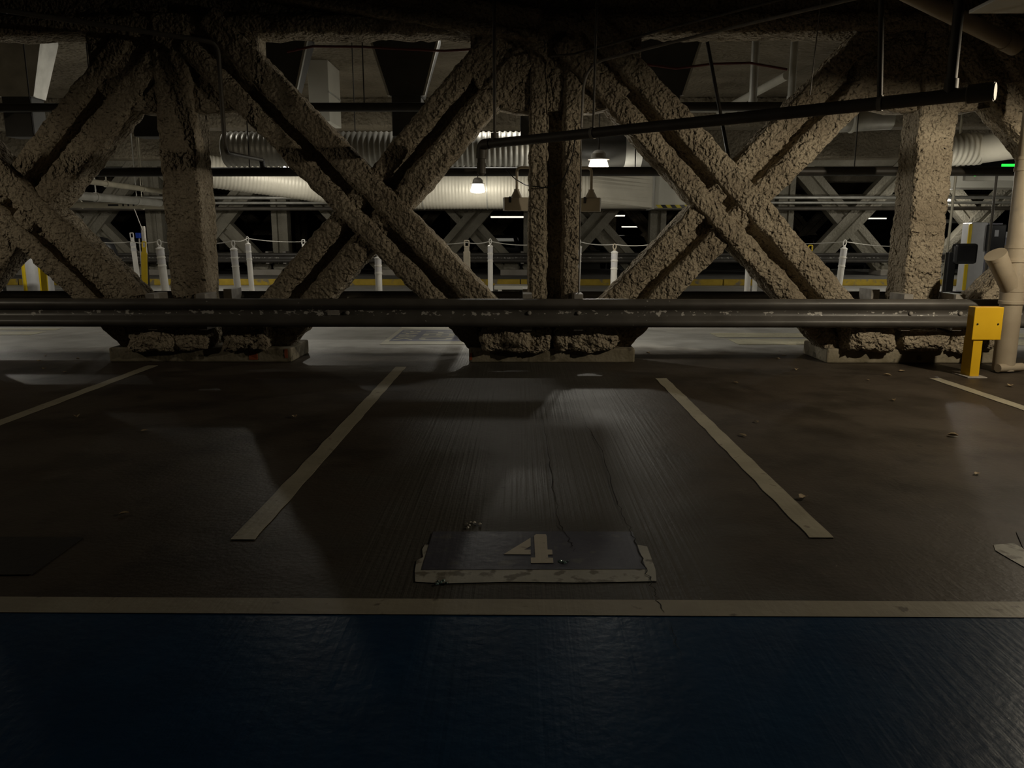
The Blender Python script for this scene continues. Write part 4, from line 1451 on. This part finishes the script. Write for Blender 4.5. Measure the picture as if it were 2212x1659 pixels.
# ------------------------------------------------------------------ parked cars far behind
def car(x, y, rz, label, lit=True):  # lit puts the painted glint on the head lamps
    t = thing('parked_car', label, 'car', (x, y, 0), rz, 'cars parked beyond the far truss')
    # side outline, nose towards -y
    side = [(-2.25, 0.30), (-2.30, 0.62), (-2.18, 0.82), (-1.15, 0.98), (-0.35, 1.42), (0.2, 1.50), (1.25, 1.46), (1.95, 1.08), (2.25, 1.0), (2.30, 0.4), (2.2, 0.28)]
    V, F = [], []
    n = len(side)
    for k, xx in enumerate((-0.88, -0.80, 0.80, 0.88)):
        for yy, zz in side:
            tap = 0.16 * max(0, (zz - 0.95)) / 0.5
            V.append((xx * (1 - tap), yy, zz if abs(xx) < 0.85 else (zz - 0.02 if zz > 0.5 else zz + 0.02)))
    for k in range(3):
        for i in range(n):
            j = (i + 1) % n
            F.append((k * n + i, k * n + j, (k + 1) * n + j, (k + 1) * n + i))
    F.append(tuple(range(n))); F.append(tuple(range(3 * n, 4 * n)))
    link('body', smooth_by_angle(mesh_from('car', V, F), 30), M_CARDARK, t)
    prism('windscreen', [(-0.66, -1.05, 1.04), (0.66, -1.05, 1.04), (0.58, -0.42, 1.385), (-0.58, -0.42, 1.385)], (0, -0.012, 0.022), M_GLASS, t)
    for sx in (-1, 1):
        prism('side_window', [(sx * 0.845, -0.75, 1.02), (sx * 0.845, 1.45, 1.02), (sx * 0.765, 1.1, 1.40), (sx * 0.765, -0.22, 1.40)], (sx * 0.012, 0, 0.004), M_GLASS, t)
        box('head_lamp', sx * 0.66 - 0.15, sx * 0.66 + 0.15, -2.29, -2.18, 0.62, 0.74, M_CARGLINT if lit else M_CHROME, t, 0.02)
        for yy in (-1.4, 1.4):
            w_ = tube_me([(sx * 0.70, yy, 0.32), (sx * 0.90, yy, 0.32)], 0.32, 20)
            link('wheel', smooth_by_angle(w_), M_TYRE, t)
        box('mirror', sx * 0.93 - 0.09, sx * 0.93 + 0.09, -0.72, -0.60, 0.98, 1.10, M_CARDARK, t, 0.02)
    box('bumper_trim', -0.75, 0.75, -2.33, -2.27, 0.42, 0.48, M_CHROME, t, 0.01)
    box('number_board', -0.26, 0.26, -2.335, -2.30, 0.50, 0.60, M_WHITE, t, 0.004)
    return t


for px, Y, lab in ((1785, 33.5, 'dark blue car parked beyond the far brace at the right'), (1350, 34.0, 'dark car parked behind the far column under the duct box'), (1080, 34.0, 'dark car parked left of the middle column far back'),
                   (560, 34.0, 'dark car parked behind the left slim posts'), (1895, 34.0, 'dark car parked next to the lit column far back'), (2070, 33.0, 'dark car parked behind the ticket machine')):
    car(P(px, 540, Y).x, Y, 0.0, lab, lit=(px not in (1080, 560)))

# ------------------------------------------------------------------ scraps on the floor
leaf = [(0, -0.035), (0.016, -0.012), (0.018, 0.012), (0.006, 0.034), (-0.008, 0.030), (-0.017, 0.008), (-0.013, -0.018)]
LM = []
for s in range(3):
    V = [(x * (1 + 0.2 * s), y, 0.004 + 0.012 * abs(x) / 0.018 * (0.5 + 0.5 * s)) for x, y in leaf] + [(0, 0, 0.003)]
    V = V + [(x, y, z + 0.002) for x, y, z in V]
    n = len(leaf)
    F = []
    for i in range(n):
        j = (i + 1) % n
        F += [(i, j, n), (n + 1 + j, n + 1 + i, 2 * n + 1), (i, n + 1 + i, n + 1 + j, j)]
    me = mesh_from('leaf', V, F); me.materials.append(M_LEAF)
    LM.append(me)
scr = [(1949, 803, 1.2), (1917, 812, 1.1), (2058, 943, 1.0), (1590, 828, 0.9), (1634, 913, 0.7), (1735, 1078, 0.9), (98, 769, 0.9), (85, 781, 0.9), (95, 798, 0.8), (140, 805, 0.7), (636, 902, 1.0),
       (166, 902, 0.9), (312, 932, 0.8), (268, 1112, 0.7), (1400, 764, 0.8), (1694, 770, 0.9), (1680, 776, 0.8), (1720, 800, 0.8), (1604, 942, 1.0), (2182, 835, 1.2), (1930, 866, 0.7), (1875, 822, 0.6), (2110, 1026, 0.7), (168, 776, 0.6)]
scr_lab = ['tan leaf scrap left of the yellow bollard, nearer the footing', 'tan leaf scrap left of the yellow bollard, farther from it', 'pale leaf on the right bay floor below the bollard',
           'leaf scrap by the glossy scratches right of the numbered bay', 'small leaf scrap halfway down the right stall line, upper one', 'leaf scrap beside the lower end of the right stall line',
           'leaf scrap left of the left footing, topmost', 'leaf scrap left of the left footing, second from top', 'leaf scrap left of the left footing, third from top', 'leaf scrap left of the left footing, nearest the stall line',
           'curled leaf left of the left stall line', 'leaf scrap below the far left stall line', 'leaf scrap in the middle of the left bay', 'leaf scrap low in the left bay above the black plate',
           'leaf scrap right of the middle footing in the gap', 'leaf scrap just left of the right footing, farther back', 'leaf scrap just left of the right footing, nearer', 'leaf scrap in front of the right footing corner',
           'dark leaf scrap near the right stall line, lower one', 'leaf at the right edge below the tan pipe', 'tiny leaf scrap in the right bay under the two tan ones', 'tiny leaf scrap in front of the right footing',
           'tiny leaf scrap low in the right bay', 'tiny leaf scrap against the left footing corner']
for i, (px, py, s) in enumerate(scr):
    g = G(px, py)
    o = link('dry_leaf', LM[i % 3], None, None)
    o.location = (g.x, g.y, 0.004)
    o.rotation_euler = (0, 0, random.uniform(0, 6.28))
    o.scale = (s, s, s)
    tag(o, scr_lab[i], 'leaf', 'leaf scraps on the parking floor')
M_CHIP = mk('pale_plaster_chip', (0.62, 0.58, 0.50), (0.5, 0.46, 0.40), rough=0.8)
M_GLASSBIT = mk('teal_glass_bits', (0.15, 0.30, 0.28), (0.30, 0.42, 0.40), rough=0.2)
for pts, mt, lab in (([(1008, 1133), (1013, 1137), (1010, 1142), (1024, 1131), (1036, 1134), (1016, 1130)], M_CHIP, 'pale plaster chips scattered behind the number plate'),
                     ([(1210, 1215), (1215, 1217), (1220, 1218), (1226, 1215)], M_GLASSBIT, 'teal glass bits beside the figure 4'),
                     ([(946, 1258), (952, 1261), (958, 1257), (964, 1262), (944, 1264)], M_GLASSBIT, 'teal glass bits at the left end of the plate border')):
    V, F = [], []
    for px, py in pts:
        g = G(px, py)
        r = random.uniform(0.006, 0.013)
        b0 = len(V)
        for k in range(5):
            a = k * 1.257 + random.random()
            V.append((g.x + r * math.cos(a), g.y + r * 1.3 * math.sin(a), 0.006))
        V.append((g.x, g.y, 0.006 + r * 0.7))
        for k in range(5):
            F.append((b0 + k, b0 + (k + 1) % 5, b0 + 5))
        F.append(tuple(b0 + k for k in range(5))[::-1])
    o = link('floor_chips', mesh_from('chips', V, F), mt)
    tag(o, lab, 'debris', kind='stuff')
